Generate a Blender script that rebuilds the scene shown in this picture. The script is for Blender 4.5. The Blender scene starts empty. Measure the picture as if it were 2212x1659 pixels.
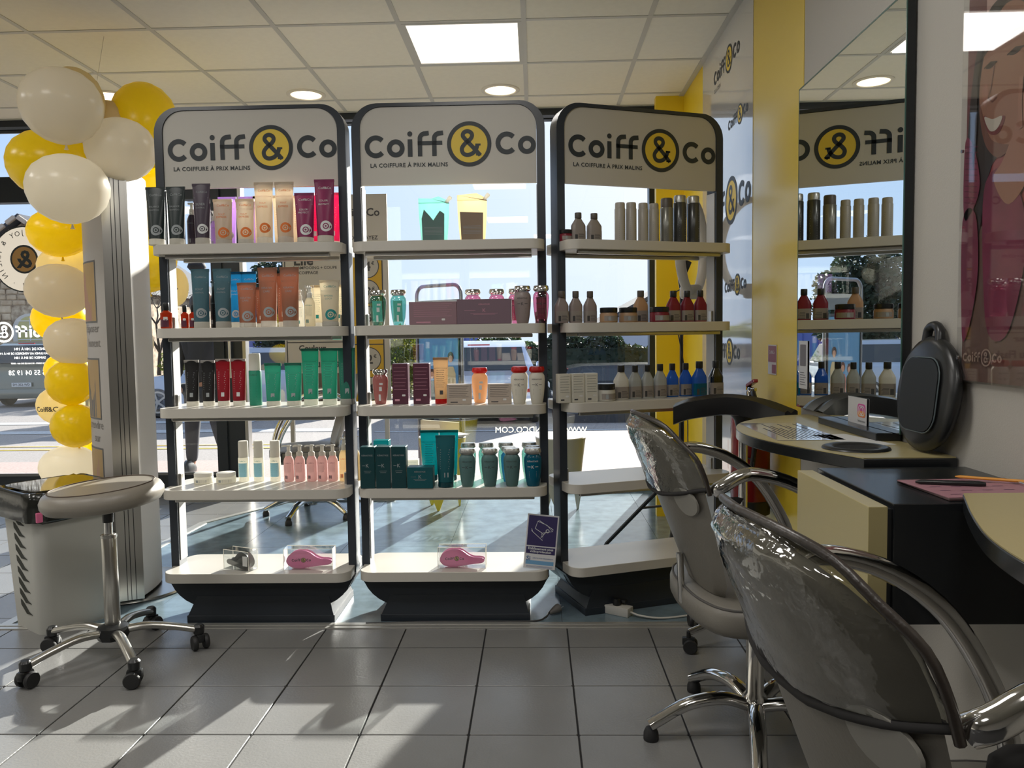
import bpy, bmesh, math, random
from math import sin, cos, pi, radians, sqrt, atan2
from mathutils import Vector, Matrix, Euler
random.seed(7)
C = bpy.context.scene.collection
sc = bpy.context.scene
# ---------------------------------------------------------------- camera
F, PITCH, ROLL, YAW, EYE = 1695.3, .0626, -.0140, -.0298, 1.1995
fw = Vector((sin(YAW)*cos(PITCH), cos(YAW)*cos(PITCH), -sin(PITCH)))
r0 = Vector((cos(YAW), -sin(YAW), 0)); u0 = r0.cross(fw)
rt = r0*cos(ROLL) + u0*sin(ROLL); up = -r0*sin(ROLL) + u0*cos(ROLL)
cam_d = bpy.data.cameras.new('camera'); cam = bpy.data.objects.new('camera', cam_d); C.objects.link(cam)
cam_d.sensor_width = 36; cam_d.lens = F/2212*36; cam_d.clip_start = .02; cam_d.clip_end = 500
M = Matrix.Identity(4)
for i in range(3):
    M[i][0], M[i][1], M[i][2] = rt[i], up[i], -fw[i]
M[0][3], M[1][3], M[2][3] = 0, 0, EYE
cam.matrix_world = M; sc.camera = cam
CAM = Vector((0, 0, EYE))
def ray(px, py): return rt*((px-1106)/F) + up*(-(py-829.5)/F) + fw
def aY(px, py, Y): d = ray(px, py); return CAM + d*(Y/d.y)
def aX(px, py, X): d = ray(px, py); return CAM + d*(X/d.x)
def aZ(px, py, Z): d = ray(px, py); return CAM + d*((Z-EYE)/d.z)
# ---------------------------------------------------------------- sky, sun, exposure
sc.view_settings.view_transform = 'Standard'; sc.view_settings.look = 'None'
sc.view_settings.gamma = 1; sc.view_settings.use_curve_mapping = False
sc.view_settings.exposure = EXPO = 0.52
SUN_AZ, SUN_EL = radians(18.5), radians(17.5)
sdir = Vector((sin(SUN_AZ)*cos(SUN_EL), cos(SUN_AZ)*cos(SUN_EL), sin(SUN_EL)))
w = bpy.data.worlds.new('sky'); sc.world = w; w.use_nodes = True
nt = w.node_tree; nt.nodes.clear(); N = nt.nodes.new; L = nt.links.new
wo = N('ShaderNodeOutputWorld'); bg = N('ShaderNodeBackground'); L(bg.outputs[0], wo.inputs[0])
tc = N('ShaderNodeTexCoord'); dp = N('ShaderNodeVectorMath'); dp.operation = 'DOT_PRODUCT'
dp.inputs[1].default_value = sdir; L(tc.outputs['Generated'], dp.inputs[0])
r1 = N('ShaderNodeValToRGB'); r1.color_ramp.elements[0].position = .0; r1.color_ramp.elements[0].color = (.29, .37, .52, 1)
r1.color_ramp.elements[1].position = 1; r1.color_ramp.elements[1].color = (.62, .62, .62, 1)
e = r1.color_ramp.elements.new(.80); e.color = (.31, .42, .60, 1)
e = r1.color_ramp.elements.new(.93); e.color = (.45, .52, .62, 1)
L(dp.outputs['Value'], r1.inputs[0])
sx = N('ShaderNodeSeparateXYZ'); L(tc.outputs['Generated'], sx.inputs[0])
r2 = N('ShaderNodeMapRange'); r2.inputs['From Min'].default_value = -.02; r2.inputs['From Max'].default_value = .22
r2.inputs['To Min'].default_value = .38; r2.inputs['To Max'].default_value = 0; L(sx.outputs['Z'], r2.inputs[0])
mx = N('ShaderNodeMix'); mx.data_type = 'RGBA'; L(r2.outputs[0], mx.inputs['Factor']); L(r1.outputs[0], mx.inputs['A'])
mx.inputs['B'].default_value = (.52, .56, .62, 1); L(mx.outputs['Result'], bg.inputs[0]); bg.inputs[1].default_value = SKY = 1.35
sun_d = bpy.data.lights.new('sun', 'SUN'); sun = bpy.data.objects.new('sun', sun_d); C.objects.link(sun)
sun_d.energy = 12.5; sun_d.color = (1, .95, .86); sun_d.angle = radians(.7); sun.rotation_euler = (-sdir).to_track_quat('-Z', 'Y').to_euler()
sc.cycles.max_bounces = 9; sc.cycles.diffuse_bounces = 4; sc.cycles.glossy_bounces = 4; sc.cycles.transmission_bounces = 8
sc.cycles.transparent_max_bounces = 24; sc.cycles.caustics_reflective = False; sc.cycles.caustics_refractive = False
sc.cycles.use_denoising = True; sc.cycles.sample_clamp_indirect = 4; sc.cycles.use_adaptive_sampling = True
# ---------------------------------------------------------------- materials
MATS = {}
def mat(name, col, rough=.5, metal=0, spec=.5, transl=0, emit=0, bump=0, bscale=80, coat=0, var=0, vscale=6, clear=0, var2=None, bdist=.002):
    if name in MATS: return MATS[name]
    m = bpy.data.materials.new(name); m.use_nodes = True; MATS[name] = m
    t = m.node_tree; t.nodes.clear(); n = t.nodes.new; l = t.links.new
    o = n('ShaderNodeOutputMaterial'); p = n('ShaderNodeBsdfPrincipled')
    p.inputs['Base Color'].default_value = (*col, 1); p.inputs['Roughness'].default_value = rough
    p.inputs['Metallic'].default_value = metal; p.inputs['Specular IOR Level'].default_value = spec
    if coat: p.inputs['Coat Weight'].default_value = coat; p.inputs['Coat Roughness'].default_value = .05
    if emit: p.inputs['Emission Color'].default_value = (*col, 1); p.inputs['Emission Strength'].default_value = emit
    csock = None
    if var or bump:
        tx = n('ShaderNodeTexCoord')
    if var:
        nz = n('ShaderNodeTexNoise'); nz.inputs['Scale'].default_value = vscale; nz.inputs['Detail'].default_value = 6; l(tx.outputs['Object'], nz.inputs['Vector'])
        mr = n('ShaderNodeMix'); mr.data_type = 'RGBA'
        c2 = var2 or tuple(c*(1-var) for c in col)
        mp = n('ShaderNodeMapRange'); mp.inputs[1].default_value = .35; mp.inputs[2].default_value = .65; l(nz.outputs['Fac'], mp.inputs[0])
        l(mp.outputs[0], mr.inputs['Factor']); mr.inputs['A'].default_value = (*col, 1); mr.inputs['B'].default_value = (*c2, 1)
        l(mr.outputs['Result'], p.inputs['Base Color']); csock = mr.outputs['Result']
    if bump:
        nb = n('ShaderNodeTexNoise'); nb.inputs['Scale'].default_value = bscale; nb.inputs['Detail'].default_value = 4; l(tx.outputs['Object'], nb.inputs['Vector'])
        b = n('ShaderNodeBump'); b.inputs['Strength'].default_value = bump; b.inputs['Distance'].default_value = bdist
        l(nb.outputs['Fac'], b.inputs['Height']); l(b.outputs[0], p.inputs['Normal'])
    out = p.outputs[0]
    if transl:
        tr = n('ShaderNodeBsdfTranslucent'); tr.inputs[0].default_value = (*col, 1)
        if csock: l(csock, tr.inputs[0])
        ms = n('ShaderNodeMixShader'); ms.inputs[0].default_value = transl; l(out, ms.inputs[1]); l(tr.outputs[0], ms.inputs[2]); out = ms.outputs[0]
    if clear:   # thin clear plastic or glass: see-through, tinted, with mirror-like sheen by angle
        ts = n('ShaderNodeBsdfTransparent'); ts.inputs[0].default_value = (*col, 1)
        gl = n('ShaderNodeBsdfGlossy'); gl.inputs['Roughness'].default_value = rough
        lw = n('ShaderNodeLayerWeight'); lw.inputs[0].default_value = .5; pw = n('ShaderNodeMath'); pw.operation = 'POWER'; pw.inputs[1].default_value = 4.2; l(lw.outputs['Facing'], pw.inputs[0]); fr = n('ShaderNodeMath'); fr.operation = 'MULTIPLY_ADD'; fr.inputs[1].default_value = .9; fr.inputs[2].default_value = .05; l(pw.outputs[0], fr.inputs[0])
        ml = n('ShaderNodeMath'); ml.operation = 'MULTIPLY'; ml.inputs[1].default_value = clear; l(fr.outputs[0], ml.inputs[0])
        ms = n('ShaderNodeMixShader'); l(ml.outputs[0], ms.inputs[0]); l(ts.outputs[0], ms.inputs[1]); l(gl.outputs[0], ms.inputs[2]); out = ms.outputs[0]
        if bump: l(b.outputs[0], gl.inputs['Normal'])
    l(out, o.inputs[0]); return m
def sv(c):   # sRGB 0-255 to linear
    return tuple(((v/255)/12.92 if v/255 <= .04045 else ((v/255+.055)/1.055)**2.4) for v in c)
BLACK = mat('black_metal', (.012, .015, .018), .38); WHITE = mat('white_laminate', (.62, .60, .56), .35, transl=0)
NAVY = mat('anthracite_ink', (.022, .030, .036), .5); YEL = mat('yellow_ink', (.80, .58, .06), .5)
CHROME = mat('chrome', (.72, .71, .69), .09, 1); SILVER = mat('brushed_silver', (.50, .49, .46), .28, 1)
CLEAR = mat('clear_plastic', (.96, .97, .97), .03, clear=1.2); GLASS = mat('window_glass', (.97, .985, .99), .0, clear=.8)
WPL = mat('white_plastic', (.74, .72, .67), .35, transl=.25); MILK = mat('milky_plastic', (.80, .78, .72), .3, transl=.6)
BPL = mat('black_plastic', (.014, .015, .016), .32); PAPER = mat('white_paper', (.72, .72, .70), .6)
INKW = mat('white_ink', (.66, .68, .68), .6); INKG = mat('grey_print', (.32, .35, .36), .6); INKK = mat('dark_print', (.05, .05, .055), .6)
PINKC = mat('pink_print', (.62, .30, .38), .6)
# ---------------------------------------------------------------- mesh tools: geometry is (verts, faces)
def J(*gs):
    V, Fc = [], []
    for g in gs:
        o = len(V); V += [tuple(v) for v in g[0]]; Fc += [tuple(i+o for i in f) for f in g[1]]
    return V, Fc
def T(g, loc=(0, 0, 0), rot=(0, 0, 0), s=(1, 1, 1)):
    if isinstance(s, (int, float)): s = (s, s, s)
    m = Matrix.Translation(loc) @ Euler(rot).to_matrix().to_4x4() @ Matrix.Diagonal((*s, 1))
    f = g[1] if s[0]*s[1]*s[2] > 0 else [tuple(reversed(q)) for q in g[1]]
    return [tuple(m @ Vector(v)) for v in g[0]], f
def box(x0, x1, y0, y1, z0, z1):
    v = [(x, y, z) for z in (z0, z1) for y in (y0, y1) for x in (x0, x1)]
    return v, [(0, 2, 3, 1), (4, 5, 7, 6), (0, 1, 5, 4), (2, 6, 7, 3), (0, 4, 6, 2), (1, 3, 7, 5)]
def cbox(c, s): return box(c[0]-s[0]/2, c[0]+s[0]/2, c[1]-s[1]/2, c[1]+s[1]/2, c[2]-s[2]/2, c[2]+s[2]/2)
def rbox(x0, x1, y0, y1, z0, z1, b=.004, seg=2):
    bm = bmesh.new(); v, f = box(x0, x1, y0, y1, z0, z1)
    vs = [bm.verts.new(p) for p in v]
    for q in f: bm.faces.new([vs[i] for i in q])
    bmesh.ops.bevel(bm, geom=list(bm.edges), offset=b, segments=seg, affect='EDGES', profile=.5)
    bm.verts.index_update(); g = [tuple(p.co) for p in bm.verts], [tuple(p.index for p in q.verts) for q in bm.faces]; bm.free(); return g
def lathe(prof, n=24, cap=True, sx=1, sy=1):
    V, Fc = [], []; m = len(prof)
    for r, z in prof:
        for k in range(n): V.append((r*cos(2*pi*k/n)*sx, r*sin(2*pi*k/n)*sy, z))
    for i in range(m-1):
        for k in range(n):
            a, b = i*n+k, i*n+(k+1) % n; Fc.append((a, b, b+n, a+n))
    if cap:
        if prof[0][0] > 1e-6: Fc.append(tuple(reversed(range(n))))
        if prof[-1][0] > 1e-6: Fc.append(tuple(range((m-1)*n, m*n)))
    return V, Fc
def loft(rings, cap=True, closed=True):
    n = len(rings[0]); V = [tuple(p) for r in rings for p in r]; Fc = []
    for i in range(len(rings)-1):
        for k in range(n if closed else n-1):
            a, b = i*n+k, i*n+(k+1) % n; Fc.append((a, b, b+n, a+n))
    if cap: Fc.append(tuple(reversed(range(n)))); Fc.append(tuple(range((len(rings)-1)*n, len(rings)*n)))
    return V, Fc
def cr(pts, n=6, closed=False):   # Catmull-Rom
    P = [Vector(p) for p in pts]; out = []; m = len(P)
    rng = range(m if closed else m-1)
    for i in rng:
        p1, p2 = P[i], P[(i+1) % m]
        p0 = P[(i-1) % m] if (closed or i > 0) else p1*2-p2
        p3 = P[(i+2) % m] if (closed or i+2 < m) else p2*2-p1
        for k in range(n):
            t = k/n; out.append(.5*((2*p1)+(p2-p0)*t+(2*p0-5*p1+4*p2-p3)*t*t+(3*p1-p0-3*p2+p3)*t**3))
    if not closed: out.append(P[-1].copy())
    return out
def tube(pts, r, n=10, closed=False, flat=1):
    P = [Vector(p) for p in pts]; m = len(P); rs = r if isinstance(r, (list, tuple)) else [r]*m; rings = []
    ref = None
    for i, p in enumerate(P):
        a = P[i-1] if (i > 0 or closed) else P[i]; b = P[(i+1) % m] if (i < m-1 or closed) else P[i]
        t = (b-a).normalized()
        if ref is None: ref = Vector((0, 0, 1)) if abs(t.z) < .9 else Vector((1, 0, 0))
        x = ref.cross(t)
        if x.length < 1e-5: x = Vector((1, 0, 0)).cross(t)
        x.normalize(); y = t.cross(x); ref = y
        rings.append([p + x*cos(2*pi*k/n)*rs[i] + y*sin(2*pi*k/n)*rs[i]*flat for k in range(n)])
    if closed:
        V, Fc = loft(rings, cap=False); o = (m-1)*n
        # align closing ring
        best = min(range(n), key=lambda s: (rings[0][s]-rings[-1][0]).length)
        for k in range(n): Fc.append((o+k, o+(k+1) % n, (k+1+best) % n, (k+best) % n))
        return V, Fc
    return loft(rings)
def rrect(w, h, r, n=6, cx=0, cy=0):
    r = min(r, w/2-1e-5, h/2-1e-5); out = []
    for a, (sx_, sy_) in enumerate([(1, 1), (-1, 1), (-1, -1), (1, -1)]):
        for k in range(n+1):
            t = pi/2*(a+k/n); out.append((cx+sx_*(w/2-r)+r*cos(t), cy+sy_*(h/2-r)+r*sin(t)))
    return out
def prism(pts, a0, a1, axis='z', bev=0):
    def q(p, a): return (p[0], p[1], a) if axis == 'z' else ((p[0], a, p[1]) if axis == 'y' else (a, p[0], p[1]))
    n = len(pts)
    if bev:
        c = Vector((sum(p[0] for p in pts)/n, sum(p[1] for p in pts)/n))
        def off(d):
            o = []
            for i, p in enumerate(pts):
                a = Vector(pts[i-1]); b = Vector(pts[(i+1) % n]); t = (b-a).normalized(); nn = Vector((t.y, -t.x))
                o.append((p[0]-nn.x*d, p[1]-nn.y*d))
            return o
        rings = [[q(p, a0) for p in off(bev)], [q(p, a0+bev) for p in pts], [q(p, a1-bev) for p in pts], [q(p, a1) for p in off(bev)]]
    else: rings = [[q(p, a0) for p in pts], [q(p, a1) for p in pts]]
    g = loft(rings)
    if axis == 'y': g = (g[0], [tuple(reversed(f)) for f in g[1]])
    return g
def poly(pts, z=0): return [(p[0], p[1], z) for p in pts], [tuple(range(len(pts)))]
def disc(cx, cy, r, n=28, z=0, ry=None): return poly([(cx+r*cos(2*pi*k/n), cy+(ry or r)*sin(2*pi*k/n)) for k in range(n)], z)
def ring2(cx, cy, ro, ri, n=32, z=0):
    V = [(cx+r*cos(2*pi*k/n), cy+r*sin(2*pi*k/n), z) for r in (ri, ro) for k in range(n)]
    return V, [(k, k+n, (k+1) % n+n, (k+1) % n) for k in range(n)]
def stroke(pts, w, z=0):
    P = [Vector((p[0], p[1])) for p in pts]; V = []; m = len(P)
    for i, p in enumerate(P):
        a = P[max(i-1, 0)]; b = P[min(i+1, m-1)]; t = (b-a).normalized(); nn = Vector((-t.y, t.x))*w/2
        V += [(p.x-nn.x, p.y-nn.y, z), (p.x+nn.x, p.y+nn.y, z)]
    return V, [(2*i, 2*i+2, 2*i+3, 2*i+1) for i in range(m-1)]
def rect2(x0, x1, y0, y1, z=0): return [(x0, y0, z), (x1, y0, z), (x1, y1, z), (x0, y1, z)], [(0, 1, 2, 3)]
# ---------------------------------------------------------------- objects
MESHES = {}
def mesh(name, g, m, smooth=None, key=None):
    if key is not None and key in MESHES: return MESHES[key]
    me = bpy.data.meshes.new(name); me.from_pydata([tuple(v) for v in g[0]], [], g[1]); me.validate(); me.update()
    if m: me.materials.append(m)
    if smooth is not None:
        me.polygons.foreach_set('use_smooth', [True]*len(me.polygons))
        try: me.set_sharp_from_angle(angle=radians(smooth))
        except Exception: pass
    if key is not None: MESHES[key] = me
    return me
def ob(name, g, m=None, parent=None, smooth=None, loc=None, rot=None, key=None, scale=None, label=None, kind=None):
    me = mesh(name, g() if callable(g) and not (key in MESHES) else (g if not callable(g) else None), m, smooth, key) if not isinstance(g, bpy.types.Mesh) else g
    o = bpy.data.objects.new(name, me); C.objects.link(o)
    if parent: o.parent = parent
    if loc: o.location = loc
    if rot: o.rotation_euler = rot
    if scale: o.scale = scale if not isinstance(scale, (int, float)) else (scale,)*3
    if label: o['label'] = label
    if kind: o['kind'] = kind
    return o
def thing(name, label, cat, loc=(0, 0, 0), rz=0, group=None):
    o = bpy.data.objects.new(name, None); C.objects.link(o); o.location = loc; o.rotation_euler = (0, 0, rz)
    o.empty_display_size = .05; o['label'] = label; o['category'] = cat
    if group: o['group'] = group
    return o
def tag(o, label, cat, group=None):
    o['label'] = label; o['category'] = cat
    if group: o['group'] = group
    return o
def struct(name, g, m, parent=None, **k):
    o = ob(name, g, m, parent, **k)
    if parent is None: o['kind'] = 'structure'
    return o
TXT = {}
def text(s, size=.05, width=None, bold=0, center=True, sp=1.0):
    """flat lettering as geometry in the xy plane, centred"""
    k = (s, bold, sp)
    if k not in TXT:
        cu = bpy.data.curves.new('t', 'FONT'); cu.body = s; cu.size = 1; cu.resolution_u = 2; cu.offset = bold; cu.space_character = sp
        o = bpy.data.objects.new('t', cu); C.objects.link(o)
        dg = bpy.context.evaluated_depsgraph_get(); me = bpy.data.meshes.new_from_object(o.evaluated_get(dg))
        TXT[k] = ([tuple(v.co) for v in me.vertices], [tuple(p.vertices) for p in me.polygons])
        bpy.data.objects.remove(o); bpy.data.curves.remove(cu); bpy.data.meshes.remove(me)
    V, Fc = TXT[k]
    if not V: return [], []
    x0 = min(v[0] for v in V); x1 = max(v[0] for v in V); y0 = min(v[1] for v in V); y1 = max(v[1] for v in V)
    kx = width/(x1-x0) if width else size; ky = size if not width else (size if (size and size < .9) else kx)
    ox = (x0+x1)/2 if center else x0
    return [((v[0]-ox)*kx, (v[1]-(y0+y1)/2*(1 if center else 0))*ky, 0) for v in V], Fc
# ---- the shop's logo, drawn with strokes; unit = 1 along the whole word (1758 raw units)
def arc(cx, cy, r, a0, a1, n=24): return [(cx+r*cos(radians(a0+(a1-a0)*k/n)), cy+r*sin(radians(a0+(a1-a0)*k/n))) for k in range(n+1)]
def logo_letters():
    W = 49; g = []
    def Cc(cx, cy): return stroke(arc(cx, cy, 90, 43, 317), W)
    def Oo(cx, cy): return ring2(cx, cy, 91, 42)
    f = lambda y: 500-y
    g += [Cc(292, f(503)), Oo(497, f(523)), rect2(620, 668, f(610), f(435)), disc(644, f(381), 26)]
    for x in (746, 893):
        pts = [(x, f(608)), (x, f(560)), (x, f(450))]+[(x+60+60*cos(radians(180-a)), f(430)+52*sin(radians(180-a))) for a in range(0, 71, 10)]+[(x+92, f(376))]
        g.append(stroke(pts, 46))
    g += [rect2(722, 975, f(496), f(456)), Cc(1633, f(492)), Oo(1838, f(515)), ring2(1250, f(494), 227, 186, 48)]
    amp = [(1362, 610), (1290, 530), (1205, 440), (1186, 408), (1198, 378), (1233, 366), (1268, 380), (1280, 410), (1262, 446), (1205, 492), (1174, 540), (1188, 588), (1232, 604), (1284, 588), (1318, 548), (1336, 497)]
    g.append(stroke([(p.x, f(p.y)) for p in cr([(a, b, 0) for a, b in amp], 4)], 42))
    g += [rect2(1312, 1366, f(512), f(492)), rect2(1318, 1372, f(612), f(592))]
    return T(J(*g), (-1040/1758, 0, 0), s=1/1758)
LOGO = logo_letters(); LOGO_Y = T(disc((1250-1040), 6, 188, 48), s=1/1758)
# ================================================================ the room
CEIL, XR, YW = 2.693, .96, 6.0
def clip(pts, nx, ny, d):   # keep nx*x+ny*y <= d
    out = []
    for i, a in enumerate(pts):
        b = pts[(i+1) % len(pts)]; da = nx*a[0]+ny*a[1]-d; db = nx*b[0]+ny*b[1]-d
        if da <= 0: out.append(a)
        if (da < 0 < db) or (db < 0 < da): t = da/(da-db); out.append((a[0]+(b[0]-a[0])*t, a[1]+(b[1]-a[1])*t))
    return out
def edge_x(y): return -2.25+(y-3.17)*(.08/1.83) if y < 5 else -2.17+(y-5)*(.57/1.05)
M_TILE = mat('floor_tile_grey', (.235, .235, .23), .25, spec=.5, bump=.35, bscale=130, var=.10, vscale=3)
M_GROUT = mat('grout', (.03, .03, .032), .8)
M_VINYL = mat('vinyl_green_grey', (.20, .275, .32), .17, spec=.6, bump=.08, bscale=240, var=.35, vscale=9)
M_ALU = mat('aluminium_strip', (.55, .54, .50), .35, .6)
floor = struct('floor', box(-6.2, 1.0, -4, 6.1, -.2, -.006), M_GROUT)
FX, FY = -1.5329, 1.956
TILEG = prism(rrect(.3245, .3245, .004, 1), -.006, 0, bev=.0012)
for r in range(-4, 13):
    for c in range(-9, 8):
        x0, y0 = FX+.33*c, FY+.33*r
        cell = [(x0+.003, y0+.003), (x0+.327, y0+.003), (x0+.327, y0+.327), (x0+.003, y0+.327)]
        if y0+.33 <= 3.14 and x0+.33 < .96:
            ob('tile', TILEG, M_TILE, floor, loc=(x0+.165, y0+.165, 0), key='tile')
            continue
        parts = []
        if y0 < 3.14 and y0+.33 > 3.14 or (y0 < 3.14 and x0+.33 >= .96): parts.append(clip(clip(cell, 0, 1, 3.14), 1, 0, .955))
        if y0+.33 > 3.205 and x0 < -1.5 and y0 < 5.98:
            up_ = clip(cell, 0, -1, -3.205); up_ = clip(up_, 0, 1, 5.97)
            a = clip(up_, 0, 1, 5.0); b = clip(up_, 0, -1, -5.0)
            k = .08/1.83; parts.append(clip(a, 1, -k, -2.28-3.17*k))
            k = .57/1.05; parts.append(clip(b, 1, -k, -2.205-5*k))
        g = [prism(p, -.006, 0) for p in parts if len(p) > 2]
        if g: ob('tile', J(*g), M_TILE, floor)
for r in range(5):
    for c in range(6):
        x0, y0 = -2.30+.6*c, 3.20+.6*r
        cell = [(x0+.001, y0+.001), (x0+.599, y0+.001), (x0+.599, y0+.599), (x0+.001, y0+.599)]
        up_ = clip(clip(cell, 0, 1, 5.97), 1, 0, .955)
        a = clip(up_, 0, 1, 5.0); b = clip(up_, 0, -1, -5.0)
        k = .08/1.83; a = clip(a, -1, k, 2.235+3.17*k); k = .57/1.05; b = clip(b, -1, k, 2.155+5*k)
        g = [prism(p, -.006, 0) for p in (a, b) if len(p) > 2]
        if g: ob('vinyl_slab', J(*g), M_VINYL, floor)
struct('trim_1', J(rbox(-6.1, .955, 3.142, 3.168, -.004, .004, .0015), rbox(-6.1, .955, 3.172, 3.2, -.004, .006, .002)), M_ALU)
struct('trim_2', J(prism([(-2.28, 3.2), (-2.235, 3.2), (-2.155, 5.0), (-2.205, 5.0)], -.004, .005), prism([(-2.205, 5.0), (-2.155, 5.0), (-1.60, 5.98), (-1.655, 5.98)], -.004, .005)), M_ALU)
M_WALL = mat('wall_paint_warm_white', (.46, .44, .40), .6, bump=.25, bscale=300)
M_WYEL = mat('wall_yellow_paint', (.78, .57, .04), .30, spec=1.0, bump=.10, bscale=260)
M_WGLOS = mat('gloss_white_panel', (.58, .57, .55), .045, spec=.9, coat=.6, bump=.03, bscale=60)
M_YDEEP = mat('yellow_wall_matt', (.84, .60, .02), .4)
wr = struct('wall_right', box(.962, 1.1, -4.0, 2.862, 0, CEIL+.05), M_WALL)
struct('wall_right_2', box(.960, 1.1, 2.862, 3.505, 0, CEIL+.05), M_WYEL)
gp = struct('wall_right_3', box(.958, 1.1, 3.505, 4.525, 0, CEIL+.05), M_WGLOS)
struct('wall_right_4', box(.961, 1.1, 4.525, 5.1, 0, CEIL+.05), M_YDEEP)
struct('wall_right_5', J(box(.785, 1.1, 5.1, 5.16, 0, CEIL+.3), box(.92, 1.1, 5.15, 6.12, 0, CEIL+.3)), M_YDEEP)
def wall_logo(yc, z, wd, parent, sub=None, x=.9565):
    R = (pi/2, 0, -pi/2)
    l = ob('wall_logo', LOGO, NAVY, parent, loc=(x, yc, z), rot=R, scale=(wd, wd, 1), key='logo')
    ob('logo_disc', LOGO_Y, YEL, l, loc=(0, 0, -.0006), key='logoy')
    if sub: ob('wall_lettering', text(sub, .028, width=wd*.27), NAVY, parent, loc=(x, yc+wd*.34, z-wd*.13), rot=R)
wall_logo(3.99, 2.52, .52, gp, 'COUZEIX'); wall_logo(3.76, 2.20, .36, gp); wall_logo(3.98, 1.83, .89, gp)
wall_logo(3.80, 1.42, .40, gp); wall_logo(3.96, 1.10, .51, gp); wall_logo(3.62, .72, .51, gp)
struct('wall_back', box(-6.2, 1.1, -4.12, -4.0, 0, CEIL+.05), M_WALL)
struct('wall_left', box(-6.3, -6.15, -4.1, 6.1, 0, CEIL+.3), M_WALL)
# ceiling: mineral tiles in a T-bar grid
M_CT = mat('ceiling_tile', (.80, .78, .70), .85, bump=.15, bscale=400, var=.03, vscale=30)
M_TB = mat('ceiling_t_bar', (.50, .50, .47), .5)
CX, CY = -2.435, 3.2317
ceil = struct('ceiling', box(-6.2, 1.05, -4.1, 5.30, CEIL+.03, CEIL+.2), M_CT)
PAN = {(3, 1), (3, -3), (0, -3), (-3, -1), (-3, -3), (4, -6), (1, -7), (-3, -7)}  # one visible panel; the others are unseen, added as fill light
PANELS = []
for r in range(-12, 4):
    for c in range(-6, 6):
        x0, y0 = CX+.6*c, CY+.6*r
        x1, y1 = min(x0+.6, .955), min(y0+.6, 5.30)
        if (c, r) in PAN: PANELS.append((x0, y0)); continue
        if x1-x0 < .05 or y1-y0 < .05 or r < -5: continue
        if x1-x0 > .59 and y1-y0 > .59: ob('ceiling_panel', box(-.288, .288, -.288, .288, 0, .028), M_CT, ceil, loc=(x0+.3, y0+.3, CEIL+.002), key='cpan')
        else: ob('ceiling_panel', box(x0+.012, x1, y0+.012, y1-.0, CEIL+.002, CEIL+.03), M_CT, ceil)
struct('ceiling_2', box(-6.2, 1.05, -4.1, .2317-.0, CEIL+.002, CEIL+.03), M_CT)
for c in range(-6, 6): ob('ceiling_rail', box(CX+.6*c-.012, CX+.6*c+.012, -1, 5.30, CEIL-.0005, CEIL+.004), M_TB, ceil)
for r in range(-6, 4): ob('ceiling_rail', box(-6.1, .95, CY+.6*r-.012, CY+.6*r+.012, CEIL-.0007, CEIL+.0035), M_TB, ceil)
ob('edge_angle', J(box(.93, .96, -4, 5.30, CEIL-.002, CEIL+.003), box(-6.1, .8, 5.275, 5.305, CEIL-.002, CEIL+.003)), M_TB, ceil)
M_PANEL = mat('lit_panel_diffuser', (1, .93, .84), .4, emit=.80)
M_LAMP = mat('downlight_glow', (1, .84, .58), .4, emit=1.25)
M_LAMPC = mat('downlight_core', (1, .93, .8), .4, emit=3)
def ceil_panel(i, x0, y0):
    t = thing('ceiling_light_panel', 'square white light panel set in the ceiling grid' if i == 0 else 'unseen ceiling light panel, added to fill the room with light', 'light', (x0+.3, y0+.3, CEIL), group=None if i == 0 else 'added fill light panels out of view')
    ob('frame', J(box(-.288, .288, -.288, -.27, -.002, .01), box(-.288, .288, .27, .288, -.002, .01), box(-.288, -.27, -.27, .27, -.002, .01), box(.27, .288, -.27, .27, -.002, .01)), M_TB, t)
    ob('diffuser', box(-.27, .27, -.27, .27, .002, .008), M_PANEL, t)
    d = bpy.data.lights.new('panel_light', 'AREA'); d.shape = 'SQUARE'; d.size = .52; d.energy = PANEL_W[0] if i == 0 else PANEL_W[1]; d.color = (1, .97, .93)
    lo = bpy.data.objects.new('panel_light', d); C.objects.link(lo); lo.parent = t; lo.location = (0, 0, -.006)
PANEL_W = (3.5, 9.0)
PANELS.sort(key=lambda p: (p[0]-(CX+1.8))**2+(p[1]-(CY+.6))**2)
for i, (x0, y0) in enumerate(PANELS): ceil_panel(i, x0, y0)
for i, (x, y, lb) in enumerate([(-1.391, 4.902, 'round downlight in the ceiling above the left display stand'), (-.192, 4.899, 'round downlight in the ceiling above the middle display stand'), (-2.578, 4.84, 'round downlight in the ceiling partly hidden behind the balloons')]):
    t = thing('downlight', lb, 'light', (x, y, CEIL), group='ceiling downlights')
    ob('trim_ring', lathe([(.092, .004), (.118, .003), (.118, -.002), (.112, -.006), (.096, -.006), (.092, 0)], 32, cap=False), WPL, t, smooth=40, key='dl1')
    ob('reflector', T(disc(0, 0, .094, 32), (0, 0, -.0015), (pi, 0, 0)), M_LAMP, t, key='dl2')
    ob('lamp', T(disc(0, .045, .05, 24, ry=.03), (0, 0, -.003), (pi, 0, 0)), M_LAMPC, t, key='dl3')
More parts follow.
